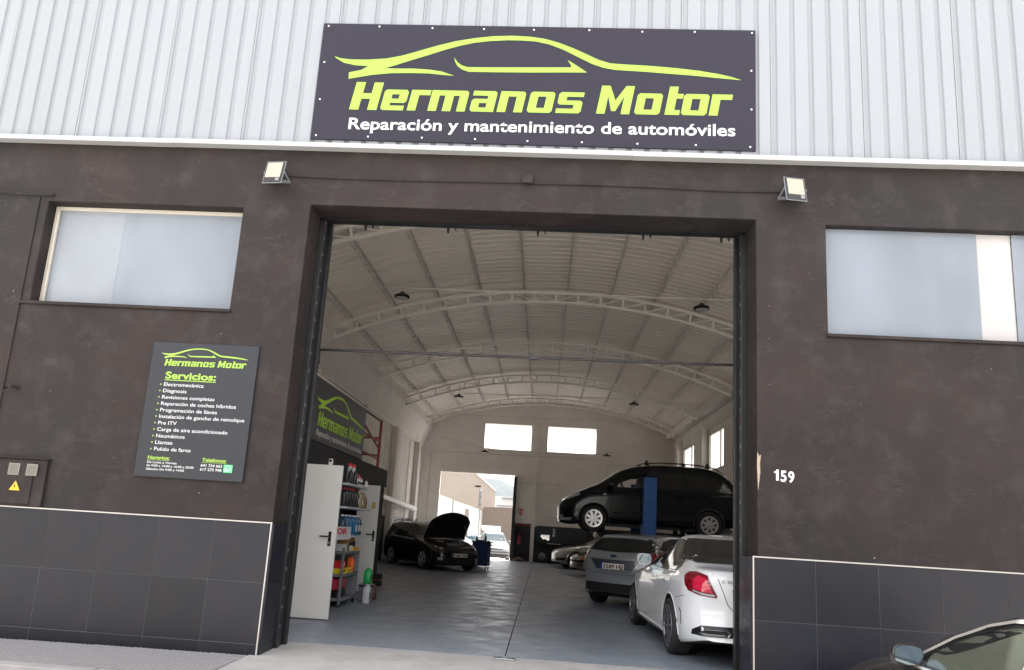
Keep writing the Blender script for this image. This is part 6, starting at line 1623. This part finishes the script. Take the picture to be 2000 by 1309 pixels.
wv.mirrors(1.30, 1.13, M['body_van'], .24, .18, .10)
b = MB(); xr = -wv.L/2+.55
b.prism([(xr, -.62, 1.70), (xr, .62, 1.70), (xr-.95, .70, 2.05), (xr-.95, -.70, 2.05)], (0, 0, .05)); tg_ = b.build('tailgate', M['body_van'], wv.root, bevel=.015)
b = MB(); b.prism([(xr-.15, -.52, 1.748), (xr-.15, .52, 1.748), (xr-.8, .58, 1.985), (xr-.8, -.58, 1.985)], (0, 0, .02)); b.build('tailgate_window', M['glass'], tg_)
b = MB(); b.prism([(xr-.15, -.52, 1.752), (xr-.15, .52, 1.752), (xr-.8, .58, 1.992), (xr-.8, -.58, 1.992)], (0, 0, -.02)); b.build('tailgate_window', mat('sky tinted windscreen', (0, 0, 0)), tg_)
pb_ = onY(935, 1080, 44)
bc = Car(sp, 'yard_car', 'dark blue people carrier parked behind the charcoal estate, left of the outside van', (pb_.x-.4, 46), R(-90), paint=mat('blue car paint', (.05, .09, .14), .3, coat=1), z=-.8)
bc.patch('windscreen', 'front', [(-.60, 1.58), (.60, 1.58), (.78, 1.16), (-.78, 1.16)], mat('sky tinted windscreen', (0, 0, 0)))

# ------------------------------------------------------------------ street cars
sp = basic(4.4, .89, 1.45, wheels=(.88, 3.5), wr=.32, track=.78, roofw=.60,
  top=[(0, .60), (.1, .72), (.6, .88), (1.15, 1.01), (1.35, 1.05), (1.75, 1.25), (2.15, 1.39), (2.6, 1.45), (3.2, 1.45), (3.8, 1.35), (4.2, 1.0), (4.4, .9)],
  belt=[(0, .58), (1.2, .93), (2.5, .98), (3.8, 1.0), (4.4, .85)])
pm = onY(1785, 1285, -3.05)
sc_ = Car(sp, 'street_car', 'dark car with pale window trim parked in the lower right corner, by the tiles', (3.85, -2.60), R(92), paint=M['body_brown'], z=STREET)
olive = mat('reflecting side glass', (.075, .085, .068), .13, spec=.9, coat=.6, var=.12, vscale=1.2)
trimc = mat('pale trim', (.60, .57, .53), .3, .5)
WS = [(1.60, 1.005), (1.82, 1.16), (2.10, 1.275), (2.35, 1.335), (2.62, 1.355)]
for side in ('left', 'right'):
    sc_.patch('side_window', side, WS+[(2.62, .99)], olive, off=.004)
    sc_.patch('side_window', side, [(2.72, .99), (2.70, 1.357), (3.1, 1.345), (3.5, 1.27), (3.8, 1.08), (3.7, 1.0)], olive, off=.004)
    sc_.line('window_trim', side, [(1.46, .985), (1.58, 1.055), (1.82, 1.205), (2.10, 1.315), (2.35, 1.373), (2.62, 1.392), (3.1, 1.38), (3.5, 1.30)], .036, trimc, off=.010)
    sc_.line('window_seal', side, WS, .010, M['black_gloss'], off=.011)
    sc_.line('window_seal', side, [(1.60, 1.005), (1.62, .99), (3.7, .99)], .012, M['black_gloss'], off=.011)
    sc_.patch('door_pillar', side, [(2.62, .99), (2.62, 1.36), (2.71, 1.36), (2.71, .99)], trimc, off=.008)
    sc_.patch('mirror_triangle', side, [(1.50, .985), (1.60, 1.05), (1.70, 1.10), (1.70, .985)], M['black_gloss'], off=.009)
    sc_.line('window_trim', side, [(1.30, .975), (3.7, .975)], .020, trimc, off=.010)
    for pts in ([(1.32, .3), (1.36, .92)], [(2.66, .28), (2.66, .96)]): sc_.line('door_seam', side, pts, .007, M['gap'])
    sc_.line('bonnet_seam', side, [(.5, .83), (1.2, .95)], .006, M['chrome'])
sc_.patch('windscreen', 'front', [(-.62, 1.38), (.62, 1.38), (.75, 1.09), (-.75, 1.09)], M['glass'])
sc_.mirrors(1.62, 1.055, M['body_brown'], .22, .15, .07)
for sg in (1, -1): sc_.patch('headlamp', 'front', [(.45*sg, .60), (.85*sg, .62), (1.05*sg, .74), (.6*sg, .72)], M['clearlamp'], off=.006, skew=26)
